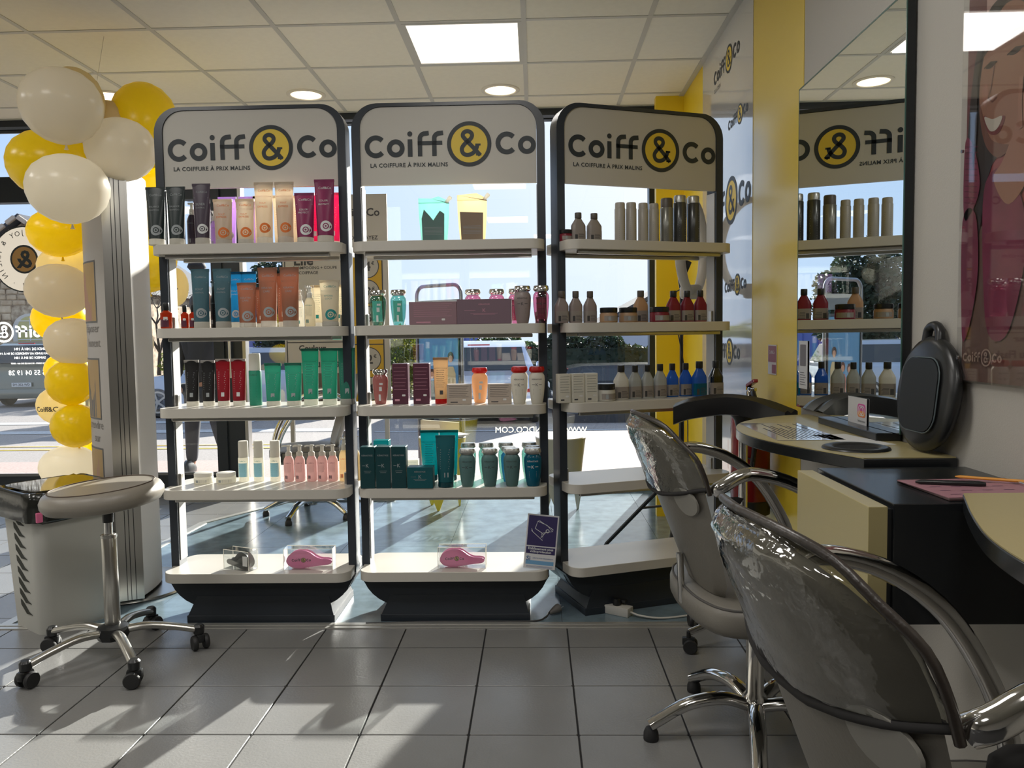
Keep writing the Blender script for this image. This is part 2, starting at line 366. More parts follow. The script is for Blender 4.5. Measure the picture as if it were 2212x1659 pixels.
# ---- shop front
M_FR = mat('anthracite_window_frame', (.028, .034, .042), .35, .3)
M_FRG = mat('grey_window_inner', (.16, .165, .17), .4, .3)
struct('wall_front', J(box(-6.2, 1.05, 5.30, 5.37, 2.648, 3.1), box(-6.2, 1.05, 5.37, 6.12, 2.93, 3.1), box(-6.2, 1.1, 6.0, 6.12, 2.88, 3.1)), M_FR)
w1 = struct('window_1', J(box(-6.15, -2.46, 5.97, 6.04, 0, .15), box(-6.15, -2.46, 5.97, 6.04, 2.80, 2.9), box(-6.15, -2.46, 5.96, 6.05, 2.262, 2.455), box(-6.15, -6.05, 5.97, 6.04, .15, 2.8)), M_FR)
ob('pane', box(-6.05, -2.46, 6.0, 6.006, .15, 2.262), GLASS, w1); ob('pane', box(-6.05, -2.46, 6.0, 6.006, 2.455, 2.80), GLASS, w1)
ob('bead', J(box(-6.05, -2.46, 5.955, 5.972, .15, .17), box(-6.05, -2.46, 5.955, 5.972, 2.78, 2.8)), M_FRG, w1)
w2 = struct('window_2', J(box(-2.22, .87, 5.97, 6.04, 0, .045), box(-2.22, .87, 5.97, 6.04, 2.80, 2.9), box(.865, .925, 5.95, 6.05, 0, 2.9)), M_FR)
ob('pane', box(-2.2, .87, 6.0, 6.006, .045, 2.80), GLASS, w2)
w3 = struct('window_3', J(box(-2.46, -2.38, 5.95, 6.05, 0, 2.9), box(-2.38, -2.24, 5.97, 6.04, 0, 2.9)), M_FR)
ob('handle', tube([(-2.33, 5.93, .9), (-2.33, 5.93, 1.3)], .012), SILVER, w3, smooth=50); ob('bead', box(-2.24, -2.215, 5.955, 6.03, 0, 2.9), SILVER, w3)
# vinyl lettering stuck on the panes, read from the street
Rm = (pi/2, 0, pi)
WLET = mat('window_white_letter', (.85, .86, .86), .6, transl=.8)
def stick(s, px, py, wpx, m=WLET, par=w1, size=None, name='window_lettering', y=5.994):
    p = aY(px, py, y); wd = wpx/F*y
    return ob(name, text(s, size if size else None, width=wd) if size else T(text(s, 1.0), s=(wd/max(.01, max(v[0] for v in text(s, 1)[0])*2),)*3), m, par, loc=(p.x, y, p.z), rot=Rm)
stick('LUNDI DE 14H À 19H', 67, 753, 75); stick('DU LUNDI AU VENDREDI DE 9H À 19H', 50, 763, 112); stick('SAMEDI DE 8H À 18H', 65, 772, 70)
stick('05 55 04 19 28', 62, 805, 90); stick('RCS CONTI - 812 AU LES 812 664 - SIRET', 62, 785, 80)
p = aY(28, 718, 5.994); l = ob('window_logo', LOGO, WLET, w1, loc=(p.x, 5.994, p.z), rot=Rm, scale=(.62, .62, 1), key='logow')
stick('WWW.', 1240, 928, 56, mat('cream_lettering', (.85, .80, .60), .6, transl=.8), w2); stick('ANDCO.COM', 1126, 928, 112, MATS['cream_lettering'], w2)
# round sticker on the left pane
p = aY(52, 560, 5.99); st = ob('window_sticker', T(disc(0, 0, .255), rot=(pi/2, 0, 0)), mat('sticker_beige', (.42, .38, .33), .6, transl=.3), w1, loc=(p.x, 5.992, p.z))
for k, (r_, m_) in enumerate([(.11, NAVY), (.095, mat('sticker_orange', (.70, .40, .14), .6, transl=.3))]): ob('sticker_ring', T(disc(0, 0, r_), rot=(pi/2, 0, 0)), m_, st, loc=(0, -.001*(k+1), 0))
ob('sticker_ring', T(ring2(0, 0, .255, .245), rot=(pi/2, 0, 0)), NAVY, st, loc=(0, -.001, 0))
ob('sticker_sign', T(text('&', .19, bold=.02), rot=Rm), NAVY, st, loc=(0, -.003, 0))
cg = []
for k, ch in enumerate('JOY & MALIN . MALIN & JOY . '):
    a = 2*pi*k/28; cg.append(T(text(ch, .055), (sin(a)*.20*-1, cos(a)*.20, 0), (0, 0, a), (-1, 1, 1)) if ch != ' ' else ([], []))
ob('sticker_lettering', T(J(*cg), rot=(pi/2, 0, 0)), NAVY, st, loc=(0, -.002, 0))
# ================================================================ display stands
M_HEAD = mat('header_board', (.56, .54, .49), .45); M_SHELF = mat('shelf_board', (.60, .575, .52), .28, spec=.5)
M_DARK = mat('anthracite_cabinet', (.022, .028, .037), .42); M_BAND = mat('anthracite_band', (.028, .035, .046), .30)
M_BANDI = mat('band_lit_inner', (.60, .60, .60), .35)  # pale band colour with the window light painted in
UNITS = {}
SHZ = [1.585, 1.245, .915, .575, .228]
def stand(k, name_label, x, y, rz, W=.80):
    t = thing('display_stand', name_label, 'shelving', (x, y, 0), rz, 'branded shelf stands in a row before the shop window')
    UNITS[k] = (Vector((x, y, 0)), rz)
    H, z0, th, D = 2.16, .062, .034, .075
    def loop(w, h, r1_, r2_, zc0):
        pts = []
        for a, (sx_, sz_, rr) in enumerate([(1, 1, r1_), (-1, 1, r1_), (-1, -1, r2_), (1, -1, r2_)]):
            for q in range(9):
                an = pi/2*(a+q/8); cx_ = sx_*(w/2-rr); cz_ = zc0+h/2+sz_*(h/2-rr); pts.append((cx_+rr*cos(an), cz_+rr*sin(an)))
        return pts
    o_ = loop(W, H-z0, .105, .17, z0); i_ = loop(W-2*th, H-z0-2*.014, .088, .15, z0+.014)
    n = len(o_)
    V = [(p[0], yy, p[1]) for yy in (0, D) for p in o_]+[(p[0], yy, p[1]) for yy in (0, D) for p in i_]
    Fc = []
    for q in range(n):
        r_ = (q+1) % n; Fc += [(q, q+n, r_+n, r_), (q+2*n, r_+2*n, r_+3*n, q+3*n), (q, r_, r_+2*n, q+2*n), (q+n, q+3*n, r_+3*n, r_+n)]
    ob('frame', (V, Fc), M_BAND, t, smooth=35, key='st_frame')
    ob('lit_inner_side', J(box(-W/2+th+.0005, -W/2+th+.003, .012, D, .25, 1.82), box(W/2-th-.003, W/2-th-.0005, .012, D, .25, 1.82)), M_BANDI, t, key='st_lit_side')  # pale strips stand in for light falling on the frame's inner sides
    # header board with lettering
    hp = [p for p in loop(W-2*th-.002, H-z0-.030, .086, .149, z0+.015) if p[1] > 1.9]
    hp = hp+[(-(W-2*th)/2+.001, 1.828), ((W-2*th)/2-.001, 1.828)]
    hd = ob('header_panel', prism(hp, .006, .026, 'y'), M_HEAD, t, key='st_head')
    lg = ob('logo', T(LOGO, rot=(pi/2, 0, 0), s=(.686, 1, .686)) if False else T(T(LOGO, s=.712), rot=(pi/2, 0, 0)), NAVY, hd, loc=(.003, .0045, 1.828+.158), key='st_logo')
    ob('logo_disc', T(T(LOGO_Y, s=.712), rot=(pi/2, 0, 0)), YEL, hd, loc=(.003, .0052, 1.828+.158), key='st_logoy')
    ob('slogan', T(text('LA COIFFURE À PRIX MALINS', .0235, width=.322, bold=.018, sp=1.08), rot=(pi/2, 0, 0)), NAVY, hd, loc=(-.163, .0045, 1.828+.082), key='st_slog')
    # shelves
    for i, z in enumerate(SHZ):
        fr = -.105 if i < 4 else -.12
        sp = rrect(.785, .30, .055, 6, 0, fr+.15)
        s = ob('shelf', prism(sp, z-.04, z, bev=.0015), M_SHELF, t, smooth=35, key=f'st_shelf{i}')
        if i < 4:
            ob('shelf_rail', J(rbox(-.34, .34, fr+.03, fr+.05, z-.056, z-.0405, .003), rbox(-.34, .34, fr+.2, fr+.225, z-.056, z-.0405, .003)), SILVER, s, key=f'st_rail{i}')
            ob('screw', J(*[T(lathe([(.006, 0), (.006, -.005)], 10), (sx_*.26+q*.26, fr+.09, z-.041)) for sx_ in (-1, 0, 1) for q in (0, .03)]), M_DARK, s, key=f'st_scr{i}')
    # cabinet body inside the lower loop, and foot
    bp = [p for p in loop(W-.004, H-z0-.004, .1, .168, z0+.002) if p[1] < .3]
    bp = bp+[(W/2-.002, .187), (-W/2+.002, .187)] if False else bp
    left = [p for p in bp if p[1] < .187]
    left = [(-W/2+.002, .187)]+left+[(W/2-.002, .187)]
    ob('cabinet_base', prism(left, -.045, .30, 'y'), M_DARK, t, key='st_base')
    ob('foot', J(loft([[(x, y, .031) for x, y in ((-.31, -.058), (.31, -.058), (.31, .28), (-.31, .28))], [(x, y, .11) for x, y in ((-.275, -.046), (.29, -.046), (.29, .25), (-.275, .25))]]), rbox(-.315, .315, -.06, .285, 0, .031, .002)), M_DARK, t, key='st_foot')
    for z in SHZ[1:4]:
        for sx_ in (-1, 1): ob('clip', rbox(-.006, .006, -.012, .012, -.03, .03, .003), SILVER, t, loc=(sx_*(W/2-th-.008), .03, z+.02), key='st_clip')
    return t
stand('L', 'leftmost grey and white shelf stand, crowded with colourful tubes', -1.172, 3.275, 0)
stand('M', 'middle grey and white shelf stand, facing straight ahead, with pouches on top', -.349, 3.285, 0)
stand('R', 'right shelf stand turned at an angle, its two lower shelves empty', .475, 3.445, radians(20.5))
def place(k, px, yl, off=0):
    """point on a stand at local depth yl seen in the photograph at column px"""
    c, rz = UNITS[k]; n = Vector((-sin(rz), cos(rz), 0)); p0 = c + n*yl
    d = ray(px, 720); d.z = 0; t = (p0-Vector((0, 0, 0))).dot(n)/d.dot(n)
    return d*t, d.dot(fw)*t/1.0
def dist_at(p): return (Vector((p.x, p.y, 1.0))-CAM).dot(fw)
# ================================================================ products
KEYS = {}
def pm(name, rgb, transl=.45, rough=.35, **k):
    g_ = sum(rgb)/3; rgb = tuple(min(250, (c*.74+g_*.26)*1.10+3) for c in rgb); return mat(name, sv(rgb), rough, transl=transl, **k)
BODY = {
 'dkgreen': pm('tube_bottle_green', (22, 40, 40), .15), 'plum': pm('tube_plum_grey', (72, 58, 76), .3), 'lilac': pm('tube_lilac', (190, 150, 215), .55),
 'cream': pm('tube_cream', (205, 190, 165), .5), 'magenta': pm('tube_magenta', (150, 35, 95), .45), 'pink': pm('tube_hot_pink', (225, 30, 110), .6),
 'petrol': pm('tube_petrol', (62, 108, 122), .35), 'blue': pm('tube_bright_blue', (30, 135, 175), .6), 'brown': pm('tube_copper_brown', (165, 105, 75), .45),
 'ivory': pm('tube_ivory', (205, 195, 170), .5), 'blk': pm('tube_black', (28, 27, 28), .1), 'red': pm('tube_crimson', (150, 25, 42), .5),
 'green': pm('tube_sea_green', (45, 150, 125), .5), 'teal': pm('tube_teal', (12, 95, 105), .3), 'tealb': pm('tube_bright_teal', (0, 150, 155), .6),
 'sand': pm('tube_sand', (190, 160, 120), .5), 'white': pm('bottle_white', (215, 212, 200), .45), 'pinkb': pm('bottle_rose', (196, 162, 158), .5),
 'honey': pm('bottle_honey', (215, 195, 155), .5), 'mauve': pm('box_mauve', (140, 105, 115), .1), 'maroon': pm('box_maroon', (92, 42, 62), .1),
 'dkteal': pm('box_dark_teal', (8, 62, 68), .08), 'cbox': pm('box_beige', (175, 160, 145), .15), 'greyb': pm('bottle_warm_grey', (150, 140, 132), .25),
 'taupe': pm('bottle_taupe', (148, 132, 128), .25), 'sage': pm('bottle_grey_teal', (82, 122, 122), .3), 'bluegl': pm('bottle_blue_clear', (40, 120, 225), .65, .08), 'dusky': pm('box_dusky_purple', (118, 92, 106), .1),
 'tealgl': mat('bottle_teal_clear', sv((165, 215, 205)), .04, clear=2.2), 'pinkgl': mat('bottle_pink_clear', sv((235, 175, 195)), .04, clear=2.2),
 'bluebt': mat('bottle_blue_tinted', sv((20, 120, 150)), .08, transl=.5), 'amber': pm('bottle_amber', (175, 60, 20), .65, .12), 'rose': pm('bottle_dusty_rose', (165, 95, 90), .3, .2),
 'amberb': pm('bottle_pale_amber', (205, 160, 115), .45), 'ruby': pm('bottle_ruby', (160, 30, 50), .45), 'slate': mat('bottle_smoke_clear', sv((95, 110, 120)), .05, clear=1.8),
 'can': pm('can_grey', (120, 120, 112), .0, .25, metal=.4), 'candk': pm('can_dark_grey', (70, 72, 72), .0, .22, metal=.4), 'spray': pm('can_matt_white', (165, 160, 150), .1),
 'turq': pm('pouch_turquoise', (150, 208, 200), .6, .2), 'yell': pm('pouch_straw', (222, 204, 165), .6, .2), 'dgrey': pm('liquid_grey_green', (95, 125, 122), .35), 'dtan': pm('liquid_tan', (140, 120, 100), .3),
}
CAPS = {'wh': MILK, 'bk': BPL, 'chr': CHROME, 'sil': mat('cap_satin_silver', (.42, .42, .40), .3, .7), 'red': mat('cap_red', sv((200, 30, 30)), .3, transl=.4), 'ir': WPL,
        'dt': mat('cap_dark_teal', sv((10, 60, 68)), .35), 'pink': mat('cap_white_rim', (.75, .72, .70), .4, transl=.4), 'grey': mat('cap_grey', sv((90, 84, 78)), .4)}
def sig(*a): return tuple(round(x, 3) if isinstance(x, float) else x for x in a)
def front(g, ysurf):    # wrap a flat print (xy) on a surface y = ysurf(x, z)
    return [(v[0], ysurf(v[0], v[1])-.0006, v[1]) for v in g[0]], g[1]
def k_tube(t, w, h, col, cap, ink, word, ringc=None):
    hc = h*.105; rb = w*.40; zt = h; tck = .0025
    def sec(z):    # half width, half depth at height z
        u = (z-hc)/(zt-hc); u = max(0, min(1, u)); e_ = u**1.15
        return rb*(1-u)+w*.5*u if u > 0 else rb, max(tck, rb*.92*(1-e_)+tck*e_)
    def body():
        rings = []
        for i in range(11):
            z = hc+(zt-hc)*i/10; a, b = sec(z)
            rings.append([(a*cos(q*pi/12), b*sin(q*pi/12)*(1 if abs(cos(q*pi/12)) < .98 else .6), z) for q in range(24)])
        return loft(rings)
    ob('tube_body', body, BODY[col], t, smooth=50, key=sig('tb', w, h, col))
    ob('seal', lambda: box(-w/2, w/2, -.0028, .0028, h-.010, h+.001), BODY[col] if cap != 'pink' else CAPS['pink'], t, key=sig('sl', w, h, col, cap))
    ob('cap', lambda: lathe([(rb*.97, 0), (rb*1.02, .002), (rb*1.0, hc*.92), (rb*.9, hc)], 24), CAPS['wh' if cap == 'pink' else cap], t, smooth=40, key=sig('tc', w, h, cap))
    def ys(x, z): a, b = sec(z); q = max(0, 1-(x/a)**2); return -b*sqrt(q)
    if word: ob('lettering', lambda: front(J(T(text('Coiff&Co', 1, width=w*.62), (w*.04, h*.865, 0)), *[T(text(s_, 1, width=w*.52*min(1, len(s_)/6)), (-w*.02, h*(.66-.06*i), 0)) for i, s_ in enumerate(word.split('/'))]), ys), ink, t, key=sig('tl', w, h, word, ink.name))
    else: ob('print_lines', lambda: front(J(*[rect2(-w*.26, w*(.24-.03*(i % 3)), h*(.72-.045*i), h*(.72-.045*i)+.0018) for i in range(9)]+[rect2(-w*.05, w*.16, h*.20, h*.29)]), ys), ink, t, key=sig('tp', w, h, ink.name))
    if ringc is not None and word: ob('ring_emblem', lambda: front(J(ring2(w*.10, h*.25, w*.27, w*.15, 24), ring2(w*.10, h*.25, w*.10, w*.05, 16)), ys), ringc, t, key=sig('tr', w, h, ringc.name))
    ob('band_line', lambda: front(rect2(-w*.40, w*.40, h*.765, h*.765+.002), ys), ink, t, key=sig('tn', w, h, ink.name))
def k_pump(t, w, h, col, cap, ink, word, clear=False, hook=True):
    r = w*.5; hb = h*.70
    ob('bottle_body', lambda: lathe([(r*.85, 0), (r, .004), (r, hb*.80), (r*.85, hb*.90), (r*.60, hb*.985), (r*.58, hb)], 24), BODY[col], t, smooth=40, key=sig('pb', w, h, col))
    if hook:
        ob('pump', lambda: J(lathe([(r*.62, hb), (r*.62, hb+h*.09), (r*.42, hb+h*.11), (r*.32, hb+h*.12), (r*.32, h*.955)], 18), T(rbox(-r*.45, r*.5, -r*.34, r*.34, 0, h*.035, .002), (0, 0, h*.955)), tube([(-r*.3, 0, h*.97), (-r*1.0, 0, h*.972), (-r*1.35, 0, h*.95)], .0035, 8)), CAPS[cap], t, smooth=40, key=sig('pp', w, h, cap))
    else:
        ob('pump', lambda: J(lathe([(r*.5, hb), (r*.5, h*.82), (r*.3, h*.84), (r*.3, h*.93)], 16), rbox(-r*.7, r*.4, -r*.25, r*.25, h*.93, h*.97, .002)), CAPS[cap], t, smooth=40, key=sig('pq', w, h, cap))
        ob('over_cap', lambda: lathe([(r*.86, hb*.97), (r*.86, h*.99), (r*.8, h)], 20), CLEAR, t, smooth=40, key=sig('po', w, h))
    ys = lambda x, z: -r*sqrt(max(0, 1-(x/r)**2))
    ob('lettering', lambda: front(J(T(text(word, 1, width=w*.62), (0, hb*.73, 0)), *[rect2(-w*.30, w*(.30-.02*(i % 3)), hb*(.64-.05*i), hb*(.64-.05*i)+.0016) for i in range(6)], rect2(-w*.3, -.02*w, hb*.12, hb*.24)), ys), ink, t, key=sig('pt', w, h, word, ink.name))
def k_can(t, w, h, col, cap, ink, word, split=.42):
    r = w*.5
    ob('can_body', lambda: lathe([(r*.95, 0), (r, .003), (r, h*(1-split)), (r*.93, h*(1-split)+.003)], 24), BODY[col], t, smooth=40, key=sig('cb', w, h, col))
    ob('cap', lambda: lathe([(r*.92, h*(1-split)+.002), (r*.92, h*.97), (r*.84, h)], 24), BODY[cap] if cap in BODY else CAPS[cap], t, smooth=40, key=sig('cc', w, h, cap))
    ys = lambda x, z: -r*sqrt(max(0, 1-(x/r)**2))
    if ink.name == 'teal_print': ob('blue_label', lambda: front(J(*[rect2(-r*.8+r*.2*i, -r*.6+r*.2*i, h*.12, h*.46) for i in range(8)]), lambda x, z: ys(x, z)+.0004), mat('label_pale_blue', sv((150, 200, 222)), .5, transl=.4), t, key=sig('cbl', w, h))
    ob('lettering', lambda: front(J(T(text(word, 1, width=w*.6), (0, h*(.93-split), 0)), *[rect2(-w*.28, w*(.28-.03*(i % 3)), h*(.07+.05*i), h*(.07+.05*i)+.0015) for i in range(int((.8-split)/.05))]), ys), ink, t, key=sig('cl', w, h, word, ink.name))
def k_bain(t, w, h, col, cap, ink, word, k=True, lab=None):
    r = w*.47; hb = h*.84
    pr = [(r*.62, 0), (r*.70, .003), (r*.84, hb*.25), (r*.96, hb*.55), (r*1.0, hb*.80), (r*.96, hb*.90), (r*.80, hb*.97), (r*.72, hb)]
    ob('bottle_body', lambda: lathe(pr, 28, sy=.72), BODY[col], t, smooth=50, key=sig('bb', w, h, col))
    ob('cap', lambda: lathe([(r*.80, hb+.001), (r*.84, hb+.003), (r*.98, hb+(h-hb)*.35), (r*.92, h*.985), (r*.86, h)], 28, sy=.74), CAPS[cap], t, smooth=35, key=sig('bc', w, h, cap))
    def ys(x, z):
        for i in range(len(pr)-1):
            if pr[i][1] <= z <= pr[i+1][1]: u = (z-pr[i][1])/(pr[i+1][1]-pr[i][1]+1e-9); rr = pr[i][0]*(1-u)+pr[i+1][0]*u; return -rr*.72*sqrt(max(0, 1-(x/rr)**2))
        return -r*.7
    if lab: ob('inner_label', lambda: front(J(rect2(-w*.27, 0, hb*.12, hb*.82), rect2(0, w*.27, hb*.12, hb*.82)), lambda x, z: ys(x, z)+.002), BODY[lab], t, key=sig('bi', w, h, lab))
    if k: ob('lettering', lambda: front(J(T(text('KÉRASTASE', 1, width=w*.56), (0, hb*.80, 0)), T(text('K', 1, width=w*.14), (0, hb*.62, 0)), rect2(-w*.28, -w*.12, hb*.615, hb*.63), rect2(w*.12, w*.28, hb*.615, hb*.63), *[rect2(-w*.2, w*.2, hb*(.46-.04*i), hb*(.46-.04*i)+.001) for i in range(5)]), ys), ink, t, key=sig('bl', w, h, ink.name))
    else: ob('back_label', lambda: front(J(rect2(-w*.02, w*.14, hb*.45, hb*.60), rect2(-w*.06, w*.06, hb*.12, hb*.34), rect2(0, w*.2, hb*.66, hb*.73)), ys), INKW, t, key=sig('bk', w, h))
def k_oreal(t, w, h, col, cap, ink, word, lab='greyb'):
    r = w*.49; hb = h*.80
    sc_ = [(r*.96, 0), (r, .003), (r, hb*.66), (r*.94, hb*.72), (r*.45, hb*.97), (r*.42, hb)]
    ob('bottle_body', lambda: loft([[(q[0], q[1], z) for q in rrect(2*a, 2*a*.62, a*.5, 4)] for a, z in sc_]), BODY[col], t, smooth=35, key=sig('ob', w, h, col))
    ob('cap', lambda: lathe([(r*.45, hb), (r*.47, hb+.002), (r*.47, h*.975), (r*.44, h)], 20), CAPS[cap], t, smooth=40, key=sig('oc', w, h, cap))
    ob('label', lambda: T(prism(rrect(w*.97, w*.61, w*.2, 3), .006, h*.37), (0, 0, 0)), BODY[lab], t, smooth=35, key=sig('ol', w, h, lab))
    ob('label_print', lambda: T(J(*[rect2(-w*.1+w*.0*(i % 2), w*(.34-.04*(i % 3)), h*(.06+.035*i), h*(.06+.035*i)+.0016) for i in range(6)], rect2(-w*.36, -w*.16, h*.05, h*.22), T(text(word, 1, width=w*.7), (0, h*.32, 0)) if word else ([], [])), (0, -w*.309, 0), (pi/2, 0, 0)), ink, t, key=sig('op', w, h, word, ink.name))
def k_jar(t, w, h, col, cap, ink, word):
    r = w*.5
    ob('jar_body', lambda: lathe([(r*.9, 0), (r*.97, .003), (r*.97, h*.55), (r*.88, h*.66)], 28), BODY[col], t, smooth=40, key=sig('jb', w, h, col))
    ob('lid', lambda: lathe([(r*.93, h*.66), (r*.95, h*.68), (r*.95, h*.97), (r*.9, h)], 28), CAPS[cap], t, smooth=40, key=sig('jl', w, h, cap))
    ys = lambda x, z: -r*.972*sqrt(max(0, 1-(x/r)**2))
    ob('label', lambda: front(J(*[rect2(-r*.8+r*.2*i, -r*.6+r*.2*i, h*.10, h*.44) for i in range(8)]), ys), BODY['greyb' if cap == 'bk' else 'white'], t, key=sig('ja', w, h, cap))
    ob('label_print', lambda: front(J(*[rect2(-r*.05, r*.6, h*(.14+.07*i), h*(.14+.07*i)+.0015) for i in range(4)], rect2(-r*.45, -r*.18, h*.14, h*.38)), lambda x, z: ys(x, z)-.0006), ink, t, key=sig('jp', w, h))
def k_box(t, w, h, col, cap, ink, word, d=.05, k=None):
    ob('carton', lambda: rbox(-w/2, w/2, -d/2, d/2, 0, h, .0012, 1), BODY[col], t, key=sig('xb', w, h, col, d))
    if k == 'K': g = lambda: T(J(T(text('KÉRASTASE', 1, width=min(w*.8, .045)), (0, h*.80, 0)), T(text('K', 1, width=min(w*.2, .012)), (0, h*.55, 0)), rect2(-w*.36, -w*.16, h*.545, h*.555), rect2(-w*.25, w*.25, h*.42, h*.42+.001), rect2(-w*.2, w*.2, h*.38, h*.38+.001)), (0, -d/2-.0006, 0), (pi/2, 0, 0))
    else: g = lambda: T(J(*[rect2(-w*.40, w*(.40-.05*(i % 3)), h*(.90-.09*i), h*(.90-.09*i)+.0010) for i in range(7)], rect2(-w*.35, -w*.05, h*.08, h*.13)), (0, -d/2-.0006, 0), (pi/2, 0, 0))
    ob('print', g, ink, t, key=sig('xp', w, h, k, ink.name, d))
    ob('price_tag', lambda: T(T(poly(rrect(.014, .008, .002, 2)), rot=(pi/2, 0, .0)), (w*.22, -d/2-.001, h*.22)), PAPER, t, key=sig('xt', w, h, d)) if k != 'K' else None
def k_amber(t, w, h, col, cap, ink, word):
    r = w*.48; hb = h*.70
    ob('bottle_body', lambda: lathe([(r*.9, 0), (r, .003), (r, hb*.86), (r*.5, hb*.97), (r*.48, hb)], 22), BODY[col], t, smooth=40, key=sig('ab', w, h, col))
    ob('cap', lambda: lathe([(r*.52, hb), (r*.56, hb+.002), (r*.56, h*.96), (r*.5, h)], 20), CAPS[cap], t, smooth=40, key=sig('ac', w, h, cap))
    ys = lambda x, z: -r*1.01*sqrt(max(0, 1-(x/r)**2))
    ob('label', lambda: front(J(*[rect2(-r*.75+r*.25*i, -r*.5+r*.25*i, hb*.08, hb*.5) for i in range(6)]), ys), BODY['maroon'], t, key=sig('al', w, h))
    ob('price_tag', lambda: front(poly(rrect(r*.7, r*.6, .002, 2, r*.3, hb*.55)), lambda x, z: ys(x, z)-.001), PAPER, t, key=sig('at', w, h))
def k_pouch(t, w, h, col, cap, ink, word, liq='dgrey', dip=1):
    top = [(w*.5, h*.84), (w*.38, h*.93), (w*.16, h*(1.0)), (-w*.08, h*(.955 if dip else .99)), (-w*.5, h*.965)]
    def body():
        rings = []
        for i in range(9):
            u = i/8; z = h*.86*u; hw = w*(.42+.08*sin(u*pi*.5)); hd = .022*(1-u)**.7+.002
            rings.append([(hw*cos(q*pi/10), hd*sin(q*pi/10)*(.6+.4*abs(sin(q*pi/5))), z) for q in range(20)])
        n = 20; g1 = loft(rings)
        o = [(w*.5, h*.86-.001)]+top+[(-w*.5, h*.86-.001)]
        return J(g1, prism([(a, b) for a, b in o], -.002, .002, 'y'))
    ob('pouch_body', body, BODY[col], t, smooth=50, key=sig('ub', w, h, col))
    ob('contents', lambda: T(prism([(-w*.36, h*.02), (w*.34, h*.02), (w*.36, h*.60), (w*.22, h*.67), (w*.1, h*.56), (0, h*.46), (-w*.12, h*.56), (-w*.3, h*.70), (-w*.38, h*.5)] if dip else [(-w*.36, h*.02), (w*.36, h*.02), (w*.38, h*.58), (-w*.4, h*.60)], -.0245, -.022, 'y')), BODY[liq], t, key=sig('uc', w, h))
    ob('spout', lambda: T(lathe([(.007, 0), (.007, .018), (.0085, .018), (.0085, .03), (.007, .032)], 14), (w*.40, 0, h*.86), (0, radians(40), 0)), CAPS['wh'], t, smooth=40, key=sig('us', w, h))
    ob('print_lines', lambda: T(J(*[rect2(-w*.3, w*.3, h*(.3-.03*i), h*(.3-.03*i)+.0015) for i in range(6)], rect2(-w*.12, w*.15, 0, h*.02)), (0, -.0255, 0), (pi/2, 0, 0)), ink, t, key=sig('ul', w, h))
KF = dict(tube=k_tube, pump=k_pump, can=k_can, bain=k_bain, oreal=k_oreal, jar=k_jar, box=k_box, amber=k_amber, pouch=k_pouch)
ORD = ['first', 'second', 'third', 'fourth', 'fifth', 'sixth', 'seventh']
NM = dict(tube='hair_care_tube', pump='pump_bottle', can='spray_can', bain='shampoo_bottle', oreal='shampoo_bottle', jar='hair_mask_jar', box='product_carton', amber='serum_bottle', pouch='refill_pouch')
CT = dict(tube='tube', pump='bottle', can='spray can', bain='bottle', oreal='bottle', jar='jar', box='box', amber='bottle', pouch='pouch')
STN = {'L': 'left stand', 'M': 'middle stand', 'R': 'right stand'}; SHN = ['top shelf', 'second shelf', 'third shelf', 'fourth shelf', 'bottom shelf']
def prod(kind, st, sh, x0, x1, y0, y1, yl, desc, rz=None, **kw):
    """x0,x1: columns; y0,y1: top and bottom rows seen in the photograph; yl: depth on the shelf"""
    p, _ = place(st, (x0+x1)/2, yl); d = dist_at(p); w_ = (x1-x0)/F*d; h_ = (y1-y0)/F*d
    w_ = round(w_*500)/500; h_ = round(h_*400)/400
    t = thing(NM[kind], desc, CT[kind], (p.x, p.y, SHZ[sh]+.0005), (UNITS[st][1] if rz is None else rz), None)
    a = dict(col='white', cap='wh', ink=INKW, word=''); a.update(kw); KF[kind](t, w_, h_, **a); return t
def row(kind, st, sh, spans, yt, yb, yl, desc, group, **kw):
    n = len(spans)
    for i, (a, b) in enumerate(spans):
        lab = f"{ORD[i] if i < n-1 or n < 3 else 'last'} {desc} from the left, {STN[st]} {SHN[sh]}"
        t = prod(kind, st, sh, a, b, yt, yb, yl, lab, **kw); t['group'] = group
# left stand, top shelf
INKO = mat('orange_print', sv((225, 120, 40)), .5, transl=.2); INKT = mat('teal_print', sv((20, 140, 140)), .5, transl=.2); INKP = mat('dark_magenta_print', (.55, .5, .52), .5)
row('tube', 'L', 0, [(327, 369), (371, 412)], 397, 520, -.07, 'bottle green conditioner tube', 'dark green tubes', col='dkgreen', cap='wh', ink=INKG, word='BALANCE/SHAMPOO', ringc=INKG)
prod('tube', 'L', 0, 427, 466, 392, 520, -.07, 'plum grey tube, only one of its colour, left stand top shelf', col='plum', ink=INKG, word='SILVER/CONTROL', ringc=INKW)
prod('pump', 'L', 0, 414, 435, 424, 520, .0, 'slim plum spray bottle with clear cap, left stand top shelf', col='plum', cap='ir', ink=INKG, word='Coiff&Co', hook=False)
prod('pump', 'L', 0, 464, 479, 440, 520, .05, 'slim lilac spray bottle beside lilac tube, left stand top shelf', col='lilac', cap='ir', ink=INKG, word='Coiff&Co', hook=False)
row('tube', 'L', 0, [(481, 521), (525, 563)], 409, 518, .10, 'lilac tube standing behind cream tubes', 'lilac tubes at the back', col='lilac', ink=INKW, word='SILVER/CARE', ringc=INKW)
row('tube', 'L', 0, [(470, 512), (518, 559)], 425, 520, -.06, 'short cream and orange tube', 'short cream and orange tubes', col='cream', ink=INKO, word='TOUT/EXPRESS', ringc=INKO)
row('tube', 'L', 0, [(559, 600), (603, 644)], 391, 520, -.06, 'tall cream and orange tube', 'tall cream and orange tubes', col='cream', ink=INKO, word='TOUT/EXPRESS', ringc=INKO)
